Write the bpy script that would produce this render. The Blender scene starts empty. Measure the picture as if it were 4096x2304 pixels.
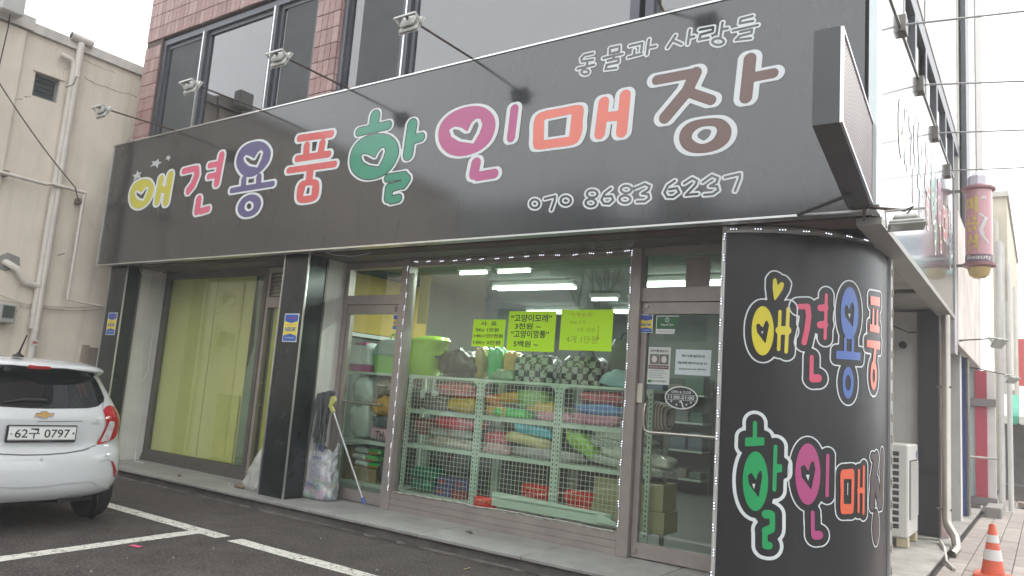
import bpy, math, random
import numpy as np
from mathutils import Vector, Matrix
random.seed(7)
scene = bpy.context.scene
COL = scene.collection
# ------------------------------------------------------------------ camera
CF = 3043.8
CYAW, CPIT, CROL = -0.61353666, 0.13992859, 0.07437848
def cam_axes():
    cy, sy, cp, sp = math.cos(CYAW), math.sin(CYAW), math.cos(CPIT), math.sin(CPIT)
    cr, sr = math.cos(CROL), math.sin(CROL)
    f = np.array([sy*cp, cy*cp, sp]); r0 = np.array([cy, -sy, 0.0]); u0 = np.cross(r0, f)
    return cr*r0+sr*u0, -sr*r0+cr*u0, f
CR, CU, CFW = cam_axes()
CC = np.array([0.0, 0.0, 1.5])
cam = bpy.data.cameras.new('camera'); cam.sensor_width = 36.0; cam.lens = 36.0*CF/4096.0
cam.clip_start = 0.05; cam.clip_end = 1200.0
camo = bpy.data.objects.new('camera', cam); COL.objects.link(camo)
camo.matrix_world = Matrix(((CR[0], CU[0], -CFW[0], 0), (CR[1], CU[1], -CFW[1], 0), (CR[2], CU[2], -CFW[2], 1.5), (0, 0, 0, 1)))
scene.camera = camo
# ------------------------------------------------------------------ sky, sun, exposure
SUN_EL, SUN_AZ = math.radians(50), math.radians(25)      # azimuth from +Y towards +X
world = bpy.data.worlds.new('World'); scene.world = world; world.use_nodes = True
wn = world.node_tree; bgn = wn.nodes['Background']
sky = wn.nodes.new('ShaderNodeTexSky'); sky.sky_type = 'NISHITA'; sky.sun_disc = False
sky.sun_elevation = SUN_EL; sky.sun_rotation = SUN_AZ; sky.air_density = 1.0; sky.dust_density = 6.0; sky.ozone_density = 1.0
hs = wn.nodes.new('ShaderNodeHueSaturation'); hs.inputs['Saturation'].default_value = 0.12
oc = wn.nodes.new('ShaderNodeMix'); oc.data_type = 'RGBA'; oc.inputs[0].default_value = 0.85; oc.inputs[7].default_value = (8.2, 8.35, 8.5, 1)   # overcast veil over the blue
wn.links.new(sky.outputs[0], hs.inputs['Color']); wn.links.new(hs.outputs[0], oc.inputs[6]); wn.links.new(oc.outputs[2], bgn.inputs['Color'])
bgn.inputs['Strength'].default_value = 0.15
sl = bpy.data.lights.new('sun', 'SUN'); sl.energy = 1.5; sl.angle = math.radians(14); sl.color = (1.0, 0.95, 0.88)
so = bpy.data.objects.new('sun', sl); COL.objects.link(so)
so.rotation_euler = Vector((math.sin(SUN_AZ)*math.cos(SUN_EL), math.cos(SUN_AZ)*math.cos(SUN_EL), math.sin(SUN_EL))).to_track_quat('Z', 'Y').to_euler()
scene.view_settings.view_transform = 'Standard'; scene.view_settings.look = 'None'
scene.view_settings.gamma = 1.0; scene.view_settings.use_curve_mapping = False
scene.view_settings.exposure = 1.03
scene.cycles.use_denoising = True
scene.cycles.max_bounces = 8; scene.cycles.transparent_max_bounces = 16; scene.cycles.diffuse_bounces = 3
scene.cycles.glossy_bounces = 4; scene.cycles.sample_clamp_indirect = 6.0

# ------------------------------------------------------------------ helpers: photo pixel (4096 wide) -> point on a plane of the place
def ray(x, y):
    return CR*((x-2048)/CF) - CU*((y-1152)/CF) + CFW
def at(p, ax, v):
    d = ray(*p); t = (v-CC[ax])/d[ax]; return CC + t*d
def zm(ox, oy, s): return lambda x, y: (ox+x/s, oy+y/s)
R1, R2, R3, R4 = [zm(o, 0, 1.25781) for o in (0, 1024, 2048, 3072)]
R5, R6, R7, R8 = [zm(o, 1152, 1.25781) for o in (0, 1024, 2048, 3072)]
ZA, ZB = zm(1340, 1000, 2.5875), zm(1340, 1460, 2.5875)
ZC, ZD = zm(1940, 1000, 2.5875), zm(1940, 1540, 2.5875)
ZE = zm(2480, 980, 2.0136)
SA, SB, SC = zm(3400, 0, 1.812), zm(3400, 700, 1.812), zm(3496, 1500, 1.8017)

# ------------------------------------------------------------------ materials
MATS = {}
def mat(name, col, rough=0.5, metal=0.0, var=0.12, vs=2.5, bump=0.0, bs=80.0, spec=0.5, coat=0.0, emit=None, es=1.0,
        streak=0.0, speck=0.0, speck_s=400.0, speck_col=(.5, .5, .5), rvar=0.0, cior=1.5, trans=0.0, crough=0.05, blot=None, blots=.7):
    if name in MATS: return MATS[name]
    m = bpy.data.materials.new(name); m.use_nodes = True; nt = m.node_tree; N = nt.nodes; L = nt.links
    b = N['Principled BSDF']; tc = N.new('ShaderNodeTexCoord')
    b.inputs['Roughness'].default_value = rough; b.inputs['Metallic'].default_value = metal
    b.inputs['Specular IOR Level'].default_value = spec; b.inputs['Coat Weight'].default_value = coat
    b.inputs['Coat Roughness'].default_value = crough; b.inputs['Coat IOR'].default_value = cior
    b.inputs['Transmission Weight'].default_value = trans
    c = tuple(col)+(1,)
    n1 = N.new('ShaderNodeTexNoise'); n1.inputs['Scale'].default_value = vs; n1.inputs['Detail'].default_value = 7; n1.inputs['Roughness'].default_value = 0.6
    L.new(tc.outputs['Object'], n1.inputs['Vector'])
    mx = N.new('ShaderNodeMix'); mx.data_type = 'RGBA'
    mx.inputs[6].default_value = tuple(x*(1-var) for x in col)+(1,); mx.inputs[7].default_value = tuple(min(1, x*(1+var)) for x in col)+(1,)
    rp = N.new('ShaderNodeMapRange'); rp.inputs[1].default_value = 0.3; rp.inputs[2].default_value = 0.7
    L.new(n1.outputs['Fac'], rp.inputs[0]); L.new(rp.outputs[0], mx.inputs[0]); out = mx.outputs[2]
    if streak > 0:
        mp = N.new('ShaderNodeMapping'); mp.inputs['Scale'].default_value = (7, 7, .5)
        ns = N.new('ShaderNodeTexNoise'); ns.inputs['Scale'].default_value = 1.0; ns.inputs['Detail'].default_value = 6
        L.new(tc.outputs['Object'], mp.inputs[0]); L.new(mp.outputs[0], ns.inputs['Vector'])
        r2 = N.new('ShaderNodeMapRange'); r2.inputs[1].default_value = .48; r2.inputs[2].default_value = .72; r2.inputs[4].default_value = streak
        L.new(ns.outputs['Fac'], r2.inputs[0])
        m2 = N.new('ShaderNodeMix'); m2.data_type = 'RGBA'; m2.inputs[7].default_value = tuple(x*.45 for x in col)+(1,)
        L.new(r2.outputs[0], m2.inputs[0]); L.new(out, m2.inputs[6]); out = m2.outputs[2]
    if blot:
        nq = N.new('ShaderNodeTexNoise'); nq.inputs['Scale'].default_value = blots; nq.inputs['Detail'].default_value = 9; nq.inputs['Roughness'].default_value = .68; nq.inputs['Distortion'].default_value = .6
        L.new(tc.outputs['Object'], nq.inputs['Vector'])
        for lo_, hi_, cq, am in ((.54, .66, blot[0], .75), (.44, .34, blot[1], .8)):
            rq = N.new('ShaderNodeMapRange'); rq.inputs[1].default_value = lo_; rq.inputs[2].default_value = hi_; rq.inputs[4].default_value = am; L.new(nq.outputs['Fac'], rq.inputs[0])
            mq = N.new('ShaderNodeMix'); mq.data_type = 'RGBA'; mq.inputs[7].default_value = tuple(cq)+(1,); L.new(rq.outputs[0], mq.inputs[0]); L.new(out, mq.inputs[6]); out = mq.outputs[2]
    if speck > 0:
        n3 = N.new('ShaderNodeTexNoise'); n3.inputs['Scale'].default_value = speck_s; n3.inputs['Detail'].default_value = 2
        L.new(tc.outputs['Object'], n3.inputs['Vector'])
        r3 = N.new('ShaderNodeMapRange'); r3.inputs[1].default_value = .55; r3.inputs[2].default_value = .7; r3.inputs[4].default_value = speck
        L.new(n3.outputs['Fac'], r3.inputs[0])
        m3 = N.new('ShaderNodeMix'); m3.data_type = 'RGBA'; m3.inputs[7].default_value = tuple(speck_col)+(1,)
        L.new(r3.outputs[0], m3.inputs[0]); L.new(out, m3.inputs[6]); out = m3.outputs[2]
    L.new(out, b.inputs['Base Color'])
    if rvar > 0:
        r4 = N.new('ShaderNodeMapRange'); r4.inputs[3].default_value = max(0, rough-rvar); r4.inputs[4].default_value = min(1, rough+rvar)
        L.new(n1.outputs['Fac'], r4.inputs[0]); L.new(r4.outputs[0], b.inputs['Roughness'])
    if bump > 0:
        nb = N.new('ShaderNodeTexNoise'); nb.inputs['Scale'].default_value = bs; nb.inputs['Detail'].default_value = 5
        L.new(tc.outputs['Object'], nb.inputs['Vector'])
        bp = N.new('ShaderNodeBump'); bp.inputs['Strength'].default_value = bump; bp.inputs['Distance'].default_value = 0.02
        L.new(nb.outputs['Fac'], bp.inputs['Height']); L.new(bp.outputs[0], b.inputs['Normal'])
    if emit:
        b.inputs['Emission Color'].default_value = tuple(emit)+(1,); b.inputs['Emission Strength'].default_value = es
    MATS[name] = m; return m
def glass(name, tint, refl=1.0, rough=0.0):
    if name in MATS: return MATS[name]
    m = bpy.data.materials.new(name); m.use_nodes = True; nt = m.node_tree; N = nt.nodes; L = nt.links
    for n in list(N): N.remove(n)
    o = N.new('ShaderNodeOutputMaterial'); t = N.new('ShaderNodeBsdfTransparent'); t.inputs[0].default_value = tuple(tint)+(1,)
    g = N.new('ShaderNodeBsdfGlossy'); g.inputs['Roughness'].default_value = rough; g.inputs['Color'].default_value = (1, 1, 1, 1)
    lw = N.new('ShaderNodeLayerWeight'); lw.inputs['Blend'].default_value = 0.5
    pw = N.new('ShaderNodeMath'); pw.operation = 'POWER'; pw.inputs[1].default_value = 5.0
    ma = N.new('ShaderNodeMath'); ma.operation = 'MULTIPLY_ADD'; ma.inputs[1].default_value = 0.9; ma.inputs[2].default_value = 0.045*refl; ma.use_clamp = True
    mx = N.new('ShaderNodeMixShader')
    L.new(lw.outputs['Facing'], pw.inputs[0]); L.new(pw.outputs[0], ma.inputs[0]); L.new(ma.outputs[0], mx.inputs[0])
    L.new(t.outputs[0], mx.inputs[1]); L.new(g.outputs[0], mx.inputs[2]); L.new(mx.outputs[0], o.inputs[0])
    MATS[name] = m; return m

# ------------------------------------------------------------------ mesh builder
class MB:
    def __init__(s): s.v = []; s.f = []; s.m = []
    def add(s, vs, fs, m=0):
        o = len(s.v); s.v.extend([tuple(map(float, p)) for p in vs])
        for f in fs: s.f.append(tuple(i+o for i in f)); s.m.append(m)
        return s
    def box(s, x0, x1, y0, y1, z0, z1, m=0):
        x0, x1 = min(x0, x1), max(x0, x1); y0, y1 = min(y0, y1), max(y0, y1); z0, z1 = min(z0, z1), max(z0, z1)
        v = [(x, y, z) for z in (z0, z1) for y in (y0, y1) for x in (x0, x1)]
        return s.add(v, [(0, 2, 3, 1), (4, 5, 7, 6), (0, 1, 5, 4), (2, 6, 7, 3), (0, 4, 6, 2), (1, 3, 7, 5)], m)
    def bbox(s, x0, x1, y0, y1, z0, z1, b=0.01, m=0):
        """box with chamfered edges"""
        x0, x1 = min(x0, x1), max(x0, x1); y0, y1 = min(y0, y1), max(y0, y1); z0, z1 = min(z0, z1), max(z0, z1)
        b = min(b, (x1-x0)/2.01, (y1-y0)/2.01, (z1-z0)/2.01)
        v = []; idx = {}
        for i, x in enumerate((x0, x1)):
            for j, y in enumerate((y0, y1)):
                for k, z in enumerate((z0, z1)):
                    sx, sy, sz = (b if i == 0 else -b), (b if j == 0 else -b), (b if k == 0 else -b)
                    for a, p in (('x', (x, y+sy, z+sz)), ('y', (x+sx, y, z+sz)), ('z', (x+sx, y+sy, z))):
                        idx[(i, j, k, a)] = len(v); v.append(p)
        I = lambda i, j, k, a: idx[(i, j, k, a)]
        f = []
        for i in (0, 1):
            f.append([I(i, 0, 0, 'x'), I(i, 1, 0, 'x'), I(i, 1, 1, 'x'), I(i, 0, 1, 'x')])
            f.append([I(0, i, 0, 'y'), I(1, i, 0, 'y'), I(1, i, 1, 'y'), I(0, i, 1, 'y')])
            f.append([I(0, 0, i, 'z'), I(1, 0, i, 'z'), I(1, 1, i, 'z'), I(0, 1, i, 'z')])
        for i in (0, 1):
            for j in (0, 1):
                f.append([I(i, j, 0, 'x'), I(i, j, 1, 'x'), I(i, j, 1, 'y'), I(i, j, 0, 'y')])
                f.append([I(i, 0, j, 'x'), I(i, 1, j, 'x'), I(i, 1, j, 'z'), I(i, 0, j, 'z')])
                f.append([I(0, i, j, 'y'), I(1, i, j, 'y'), I(1, i, j, 'z'), I(0, i, j, 'z')])
                for k in (0, 1): f.append([I(i, j, k, 'x'), I(i, j, k, 'y'), I(i, j, k, 'z')])
        c = np.array([(x0+x1)/2, (y0+y1)/2, (z0+z1)/2]); va = np.array(v); ff = []
        for q in f:
            p = va[q]; n = np.cross(p[1]-p[0], p[2]-p[0])
            ff.append(tuple(q) if np.dot(n, p.mean(0)-c) > 0 else tuple(q[::-1]))
        return s.add(v, ff, m)
    def xf(s, start, M):
        for i in range(start, len(s.v)): s.v[i] = tuple(M @ Vector(s.v[i]))
        return s
    def tube(s, pts, r, n=8, m=0, cap=True, up=None):
        P = [np.array(p, float) for p in pts]; R = r if hasattr(r, '__len__') else [r]*len(P)
        o = len(s.v); prev = None
        for i, p in enumerate(P):
            d = (P[min(i+1, len(P)-1)]-P[max(i-1, 0)]); d = d/(np.linalg.norm(d)+1e-12)
            if prev is None:
                a = np.array([0, 0, 1.0]) if abs(d[2]) < .9 else np.array([1.0, 0, 0]); e = np.cross(d, a)
            else: e = prev - d*np.dot(prev, d)
            e = e/(np.linalg.norm(e)+1e-12); prev = e; g = np.cross(d, e)
            for k in range(n):
                t = 2*math.pi*k/n; s.v.append(tuple(p+R[i]*(math.cos(t)*e+math.sin(t)*g)))
        for i in range(len(P)-1):
            for k in range(n):
                a = o+i*n+k; b = o+i*n+(k+1) % n; s.f.append((a, b, b+n, a+n)); s.m.append(m)
        if cap:
            s.f.append(tuple(o+k for k in range(n))[::-1]); s.m.append(m)
            s.f.append(tuple(o+(len(P)-1)*n+k for k in range(n))); s.m.append(m)
        return s
    def lathe(s, prof, c, n=24, axis=2, m=0):
        """prof: (radius, height) along an axis through c"""
        o = len(s.v)
        for r, h in prof:
            for k in range(n):
                t = 2*math.pi*k/n; a, b = r*math.cos(t), r*math.sin(t)
                q = [(h, a, b), (b, h, a), (a, b, h)][axis]
                s.v.append((c[0]+q[0], c[1]+q[1], c[2]+q[2]))
        for i in range(len(prof)-1):
            for k in range(n):
                a = o+i*n+k; b = o+i*n+(k+1) % n; s.f.append((a, b, b+n, a+n)); s.m.append(m)
        s.f.append(tuple(o+k for k in range(n))[::-1]); s.m.append(m)
        s.f.append(tuple(o+(len(prof)-1)*n+k for k in range(n))); s.m.append(m)
        return s
    def prism(s, poly, fn, d0, d1, m=0):
        """poly: 2-D outline, fn(u, v, d) -> point; thickness from d0 to d1"""
        n = len(poly); v = [fn(u, w, d0) for u, w in poly]+[fn(u, w, d1) for u, w in poly]
        return s.add(v, [tuple(range(n))[::-1], tuple(range(n, 2*n))]+[(i, (i+1) % n, n+(i+1) % n, n+i) for i in range(n)], m)
    def build(s, name, mats, parent=None, smooth=False, sub=0):
        me = bpy.data.meshes.new(name); o = bpy.data.objects.new(name, me)
        org = ORG.get(parent.name, (0, 0, 0)) if parent else (0, 0, 0)
        v = np.array(s.v, float).reshape(-1, 3)-np.array(org)
        me.from_pydata(v.tolist(), [], s.f)
        if not isinstance(mats, (list, tuple)): mats = [mats]
        for q in mats: me.materials.append(q)
        if len(mats) > 1: me.polygons.foreach_set('material_index', s.m)
        if smooth:
            me.polygons.foreach_set('use_smooth', [True]*len(me.polygons))
            if smooth != 'all': me.set_sharp_from_angle(angle=math.radians(smooth if smooth is not True else 40))
        COL.objects.link(o)
        if parent: o.parent = parent; ORG[o.name] = org
        if sub:
            md = o.modifiers.new('s', 'SUBSURF'); md.levels = sub; md.render_levels = sub
        return o
ORG = {}
def tag(o, label=None, cat=None, group=None, kind=None):
    if label: o['label'] = label
    if cat: o['category'] = cat
    if group: o['group'] = group
    if kind: o['kind'] = kind
    return o
def thing(name, label, cat, loc, group=None):
    o = bpy.data.objects.new(name, None); o.empty_display_size = .1; COL.objects.link(o); o.location = loc
    ORG[o.name] = tuple(map(float, loc)); return tag(o, label, cat, group)
def solo(mb, name, mats, label, cat, group=None, smooth=False):
    """a thing that is one mesh, with its origin at its base"""
    v = np.array(mb.v); c = (float((v[:, 0].min()+v[:, 0].max())/2), float((v[:, 1].min()+v[:, 1].max())/2), float(v[:, 2].min()))
    mb.v = (v-np.array(c)).tolist(); o = mb.build(name, mats, None, smooth); o.location = c
    return tag(o, label, cat, group)

# ------------------------------------------------------------------ flat lettering from signed distances
def smooth_poly(pts, k=6):
    P = np.array(pts, float); n = len(P); out = []
    for i in range(n):
        a, b, c, d = P[i-1], P[i], P[(i+1) % n], P[(i+2) % n]
        for j in range(k):
            t = j/k; out.append(.5*((2*b)+(-a+c)*t+(2*a-5*b+4*c-d)*t*t+(-a+3*b-3*c+d)*t**3))
    return np.array(out)
def ell(cx, cy, rx, ry, n=36, rot=0.0):
    t = np.linspace(0, 2*np.pi, n, endpoint=False); x, y = rx*np.cos(t), ry*np.sin(t)
    return np.stack([cx+x*math.cos(rot)-y*math.sin(rot), cy+x*math.sin(rot)+y*math.cos(rot)], 1)
def d_seg(X, Y, a, b):
    dx, dy = b[0]-a[0], b[1]-a[1]; t = np.clip(((X-a[0])*dx+(Y-a[1])*dy)/(dx*dx+dy*dy+1e-12), 0, 1)
    return np.hypot(X-a[0]-t*dx, Y-a[1]-t*dy)
def d_poly(X, Y, P):
    d = np.full(X.shape, 1e9); ins = np.zeros(X.shape, bool); n = len(P)
    for i in range(n):
        a, b = P[i], P[(i+1) % n]; d = np.minimum(d, d_seg(X, Y, a, b))
        if a[1] != b[1]:
            c = ((a[1] > Y) != (b[1] > Y)) & (X < (b[0]-a[0])*(Y-a[1])/(b[1]-a[1])+a[0]); ins ^= c
    return np.where(ins, -d, d)
class Glyph:
    """strokes ('s', pts, r), polygons ('p', pts), smooth polygons ('c', pts), holes ('hp'/'hc'); given in zoomed photo pixels and carried onto the surface"""
    def __init__(s, items, z, tosurf):
        s.add = []; s.sub = []; allp = []
        for it in items:
            k, pts = it[0], it[1]
            if k == 's':
                Q = np.array([tosurf(*z(*p)) for p in pts])
                for i in range(max(1, len(pts)-1)):
                    a, b = np.array(pts[i], float), np.array(pts[min(i+1, len(pts)-1)], float)
                    d = b-a; L = np.hypot(*d); nrm = np.array([-d[1], d[0]])/L if L > 0 else np.array([0, 1.0]); mid = (a+b)/2; r = it[2]
                    q0, q1 = tosurf(*z(*(mid-nrm*r))), tosurf(*z(*(mid+nrm*r))); rr = .5*np.hypot(q0[0]-q1[0], q0[1]-q1[1])
                    s.add.append(('s', Q[i], Q[min(i+1, len(Q)-1)], rr)); allp += [Q[i]-rr, Q[i]+rr, Q[min(i+1, len(Q)-1)]-rr, Q[min(i+1, len(Q)-1)]+rr]
            else:
                pp = smooth_poly(pts) if k in ('c', 'hc') else np.array(pts, float)
                Q = np.array([tosurf(*z(*p)) for p in pp])
                if k[0] == 'h': s.sub.append(Q)
                else: s.add.append(('p', Q)); allp += list(Q)
        A = np.array(allp); s.lo, s.hi = A.min(0), A.max(0)
    def d(s, X, Y):
        d = np.full(X.shape, 1e9)
        for a in s.add: d = np.minimum(d, d_seg(X, Y, a[1], a[2])-a[3] if a[0] == 's' else d_poly(X, Y, a[1]))
        for q in s.sub: d = np.maximum(d, -d_poly(X, Y, q))
        return d
def fill(mb, fn, lo, hi, cell, to3, m=0, merge=True):
    """mesh of the region fn < 0 (marching squares with cut border cells)"""
    xs = np.arange(lo[0], hi[0]+cell, cell); ys = np.arange(lo[1], hi[1]+cell, cell)
    X, Y = np.meshgrid(xs, ys, indexing='ij'); D = fn(X, Y); D = np.where(np.abs(D) < 1e-9, 1e-9, D); ins = D < 0
    cache = {}
    def vtx(key, p):
        if key not in cache: cache[key] = len(mb.v); mb.v.append(tuple(map(float, to3(*p))))
        return cache[key]
    cnt = ins[:-1, :-1].astype(int)+ins[1:, :-1]+ins[1:, 1:]+ins[:-1, 1:]
    nx, ny = cnt.shape
    for i in range(nx):
        j = 0
        while j < ny:
            c = cnt[i, j]
            if c == 0: j += 1; continue
            if c == 4:
                k = j
                if merge:
                    while k+1 < ny and cnt[i, k+1] == 4: k += 1
                q = [(i, j), (i+1, j), (i+1, k+1), (i, k+1)]
                mb.f.append(tuple(vtx(a, (xs[a[0]], ys[a[1]])) for a in q)); mb.m.append(m); j = k+1; continue
            q = [(i, j), (i+1, j), (i+1, j+1), (i, j+1)]; out = []
            for t in range(4):
                a, b = q[t], q[(t+1) % 4]; da, db = D[a], D[b]
                if da < 0: out.append(vtx(a, (xs[a[0]], ys[a[1]])))
                if (da < 0) != (db < 0):
                    w = da/(da-db); p = (xs[a[0]]+(xs[b[0]]-xs[a[0]])*w, ys[a[1]]+(ys[b[1]]-ys[a[1]])*w)
                    out.append(vtx((min(a, b), max(a, b)), p))
            if len(out) >= 3: mb.f.append(tuple(out)); mb.m.append(m)
            j += 1
# ------------------------------------------------------------------ typeset text as flat mesh
def text(mb, body, fn, x, y, w=None, h=None, size=None, m=0, bold=0.0, shear=0.0, align='l'):
    """fn(u, v) -> point; text box starts at (x, y) baseline; scaled to width w and/or cap size"""
    c = bpy.data.curves.new('t', 'FONT'); c.body = body; c.size = 1.0; c.offset = bold; c.shear = shear; c.resolution_u = 3
    o = bpy.data.objects.new('t', c); me = bpy.data.meshes.new_from_object(o)
    v = np.array([p.co[:2] for p in me.vertices]) if len(me.vertices) else np.zeros((0, 2)); f = [tuple(p.vertices) for p in me.polygons]
    bpy.data.objects.remove(o); bpy.data.curves.remove(c); bpy.data.meshes.remove(me)
    if not len(v): return
    lo, hi = v.min(0), v.max(0)
    sx = w/(hi[0]-lo[0]) if w else None; sy = h/(hi[1]-lo[1]) if h else None
    if size: sx = sx or size; sy = sy or size
    sx = sx or sy; sy = sy or sx
    wd = (hi[0]-lo[0])*sx; x0 = x-(wd/2 if align == 'c' else wd if align == 'r' else 0)
    mb.add([fn(x0+(a-lo[0])*sx, y+(b-(lo[1] if h else 0))*sy) for a, b in v], f, m)
# ================================================================== LARGE STRUCTURE
m_asph = mat('asphalt', (.055, .044, .039), rough=.9, var=.35, vs=3.5, blot=((.095, .082, .074), (.028, .024, .022)), blots=.9, bump=1.0, bs=60, speck=.95, speck_s=48, speck_col=(.17, .15, .138))
m_paint = None
def worn_paint():
    m = bpy.data.materials.new('worn_marking'); m.use_nodes = True; nt = m.node_tree; N = nt.nodes; L = nt.links
    b = N['Principled BSDF']; b.inputs['Roughness'].default_value = .8; tc = N.new('ShaderNodeTexCoord')
    v = N.new('ShaderNodeTexVoronoi'); v.feature = 'DISTANCE_TO_EDGE'; v.inputs['Scale'].default_value = 13
    n0 = N.new('ShaderNodeTexNoise'); n0.inputs['Scale'].default_value = 9; n0.inputs['Detail'].default_value = 5
    mv = N.new('ShaderNodeMix'); mv.data_type = 'RGBA'; mv.inputs[0].default_value = .12
    L.new(tc.outputs['Object'], n0.inputs['Vector']); L.new(tc.outputs['Object'], mv.inputs[6]); L.new(n0.outputs['Color'], mv.inputs[7]); L.new(mv.outputs[2], v.inputs['Vector'])
    n = N.new('ShaderNodeTexNoise'); n.inputs['Scale'].default_value = 5; n.inputs['Detail'].default_value = 8; n.inputs['Roughness'].default_value = .75
    L.new(tc.outputs['Object'], n.inputs['Vector'])
    a = N.new('ShaderNodeMath'); a.operation = 'LESS_THAN'; a.inputs[1].default_value = .022; L.new(v.outputs['Distance'], a.inputs[0])
    r = N.new('ShaderNodeMapRange'); r.inputs[1].default_value = .60; r.inputs[2].default_value = .66; L.new(n.outputs['Fac'], r.inputs[0])
    g = N.new('ShaderNodeMath'); g.operation = 'GREATER_THAN'; g.inputs[1].default_value = .42; L.new(n.outputs['Fac'], g.inputs[0])
    ag = N.new('ShaderNodeMath'); ag.operation = 'MULTIPLY'; L.new(a.outputs[0], ag.inputs[0]); L.new(g.outputs[0], ag.inputs[1])
    mxx = N.new('ShaderNodeMath'); mxx.operation = 'MAXIMUM'; L.new(ag.outputs[0], mxx.inputs[0]); L.new(r.outputs[0], mxx.inputs[1])
    c = N.new('ShaderNodeMix'); c.data_type = 'RGBA'; c.inputs[6].default_value = (.62, .60, .54, 1); c.inputs[7].default_value = (.06, .055, .052, 1)
    L.new(mxx.outputs[0], c.inputs[0]); L.new(c.outputs[2], b.inputs['Base Color'])
    MATS['worn_marking'] = m; return m
m_paint = worn_paint()
m_gran = mat('granite_grey', (.27, .265, .25), rough=.55, var=.2, vs=2, bump=.1, bs=200, speck=.5, speck_s=300, speck_col=(.14, .14, .14), streak=.25)
m_conc = mat('concrete', (.27, .26, .24), rough=.9, var=.3, vs=2.2, bump=.4, bs=40, streak=.35)
m_concd = mat('concrete_dark', (.12, .115, .105), rough=.9, var=.35, vs=3, bump=.5, bs=50)  # darker concrete tone for the step base
m_pave = mat('paver', (.27, .235, .215), rough=.85, var=.18, vs=3, bump=.35, bs=90)
m_pave2 = mat('paver_light', (.31, .275, .25), rough=.85, var=.18, vs=3, bump=.35, bs=90)
m_joint = mat('paver_joint', (.09, .08, .07), rough=.95, var=.2)
m_black = mat('black_stone', (.016, .02, .02), rough=.22, var=.3, vs=6, speck=.15, speck_s=500, speck_col=(.05, .055, .055), spec=.5)
m_steel = mat('stainless', (.50, .47, .43), rough=.3, metal=1, var=.06, rvar=.08, vs=5)
m_alu = mat('bronze_aluminium', (.34, .305, .28), rough=.38, metal=.4, var=.10, vs=4, rvar=.08)
m_alud = mat('bronze_aluminium_dark', (.16, .15, .135), rough=.45, metal=.6, var=.15, vs=4)
m_trim = mat('bright_metal_trim', (.68, .69, .68), rough=.28, metal=.9, var=.08)
m_plas = mat('plaster_white', (.55, .54, .50), rough=.9, var=.12, vs=2, bump=.15, bs=30, streak=.3)
m_frame = mat('dark_window_frame', (.095, .10, .115), rough=.4, metal=.3, var=.12)
m_glass = glass('shop_glass', (.89, .95, .90), 1.45)
m_glassU = glass('upper_glass', (.40, .42, .44), 3.6)
m_screen = mat('insect_mesh', (.075, .08, .082), rough=.8, var=.15, speck=.3, speck_s=700, speck_col=(.05, .05, .05))
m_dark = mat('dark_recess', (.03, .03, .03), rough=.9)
m_mort = mat('mortar', (.12, .085, .078), rough=.95, var=.2)
m_tiles = [mat('tile_%d' % i, c, rough=.6, var=.18, vs=9, bump=.2, bs=120, speck=.4, speck_s=220, speck_col=(.16, .11, .10)) for i, c in
           enumerate([(.33, .205, .19), (.36, .235, .218), (.295, .18, .17), (.39, .265, .245)])]
ZS = 0.13
# ground
mb = MB(); n = 14
mb.add([(-160, -160, 0), (160, -160, 0), (160, 260, 0), (-160, 260, 0)], [(0, 1, 2, 3)])
tag(mb.build('asphalt_ground', m_asph), kind='structure')
# alley paving: base + single pavers
mb = MB(); mb.box(-.93, 3.2, 6.4, 30, -.05, .006)
alley = tag(mb.build('alley_pavement', m_joint), kind='structure')
pv = None; random.seed(3)
for i in range(8):
    x0 = -.925+i*.205
    for j in range(17):
        y0 = 6.6+j*.9+(.45 if i % 2 else 0)
        if y0 > 21 or (i > 5 and j < 3): continue
        b = MB(); dz = random.uniform(-.002, .002); b.bbox(x0+.004, x0+.201, y0+.004, y0+.896, .0, .022+dz, .005)
        b.build('paver', m_pave if random.random() < .6 else m_pave2, alley)
# step of granite slabs along the front and round the corner
mb = MB(); mb.box(-11.9, -.98, 5.80, 7.2, -.02, .095); mb.box(-1.62, -.98, 7.2, 16.2, -.02, .095)
step = tag(mb.build('shop_step', m_concd), kind='structure')
xs = [-11.9, -10.7, -9.6, -8.4, -7.25, -6.1, -4.95, -3.75, -2.6, -.93]
for i in range(len(xs)-1):
    b = MB(); b.bbox(xs[i]+.003, xs[i+1]-.003, 5.75, 6.72, .095, ZS+random.uniform(-.002, .002), .006); b.build('stone_slab', m_gran, step)
ys = [6.723, 8.2, 9.9, 11.7, 13.4, 14.9, 16.2]
for i in range(len(ys)-1):
    b = MB(); b.bbox(-2.3, -.93, ys[i]+.003, ys[i+1]-.003, .095, ZS+random.uniform(-.002, .002), .006); b.build('stone_slab', m_conc, step)
b = MB()
for i in range(26):
    x = -11+i*.42+random.uniform(-.1, .1); w = random.uniform(.08, .45); d = random.uniform(.01, .06)
    pts = [(x, 5.79), (x-w*.4, 5.80-d*.6), (x+w*.1, 5.79-d), (x+w*.6, 5.80-d*.8), (x+w, 5.79)]
    o = len(b.v); b.prism(pts, lambda u, v, dd: (u, v, dd), -.01, .014)
tag(b.build('mortar_crust', mat('crust', (.17, .155, .135), rough=.95, var=.35, vs=8, bump=.6, bs=60), step), kind='stuff')
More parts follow.
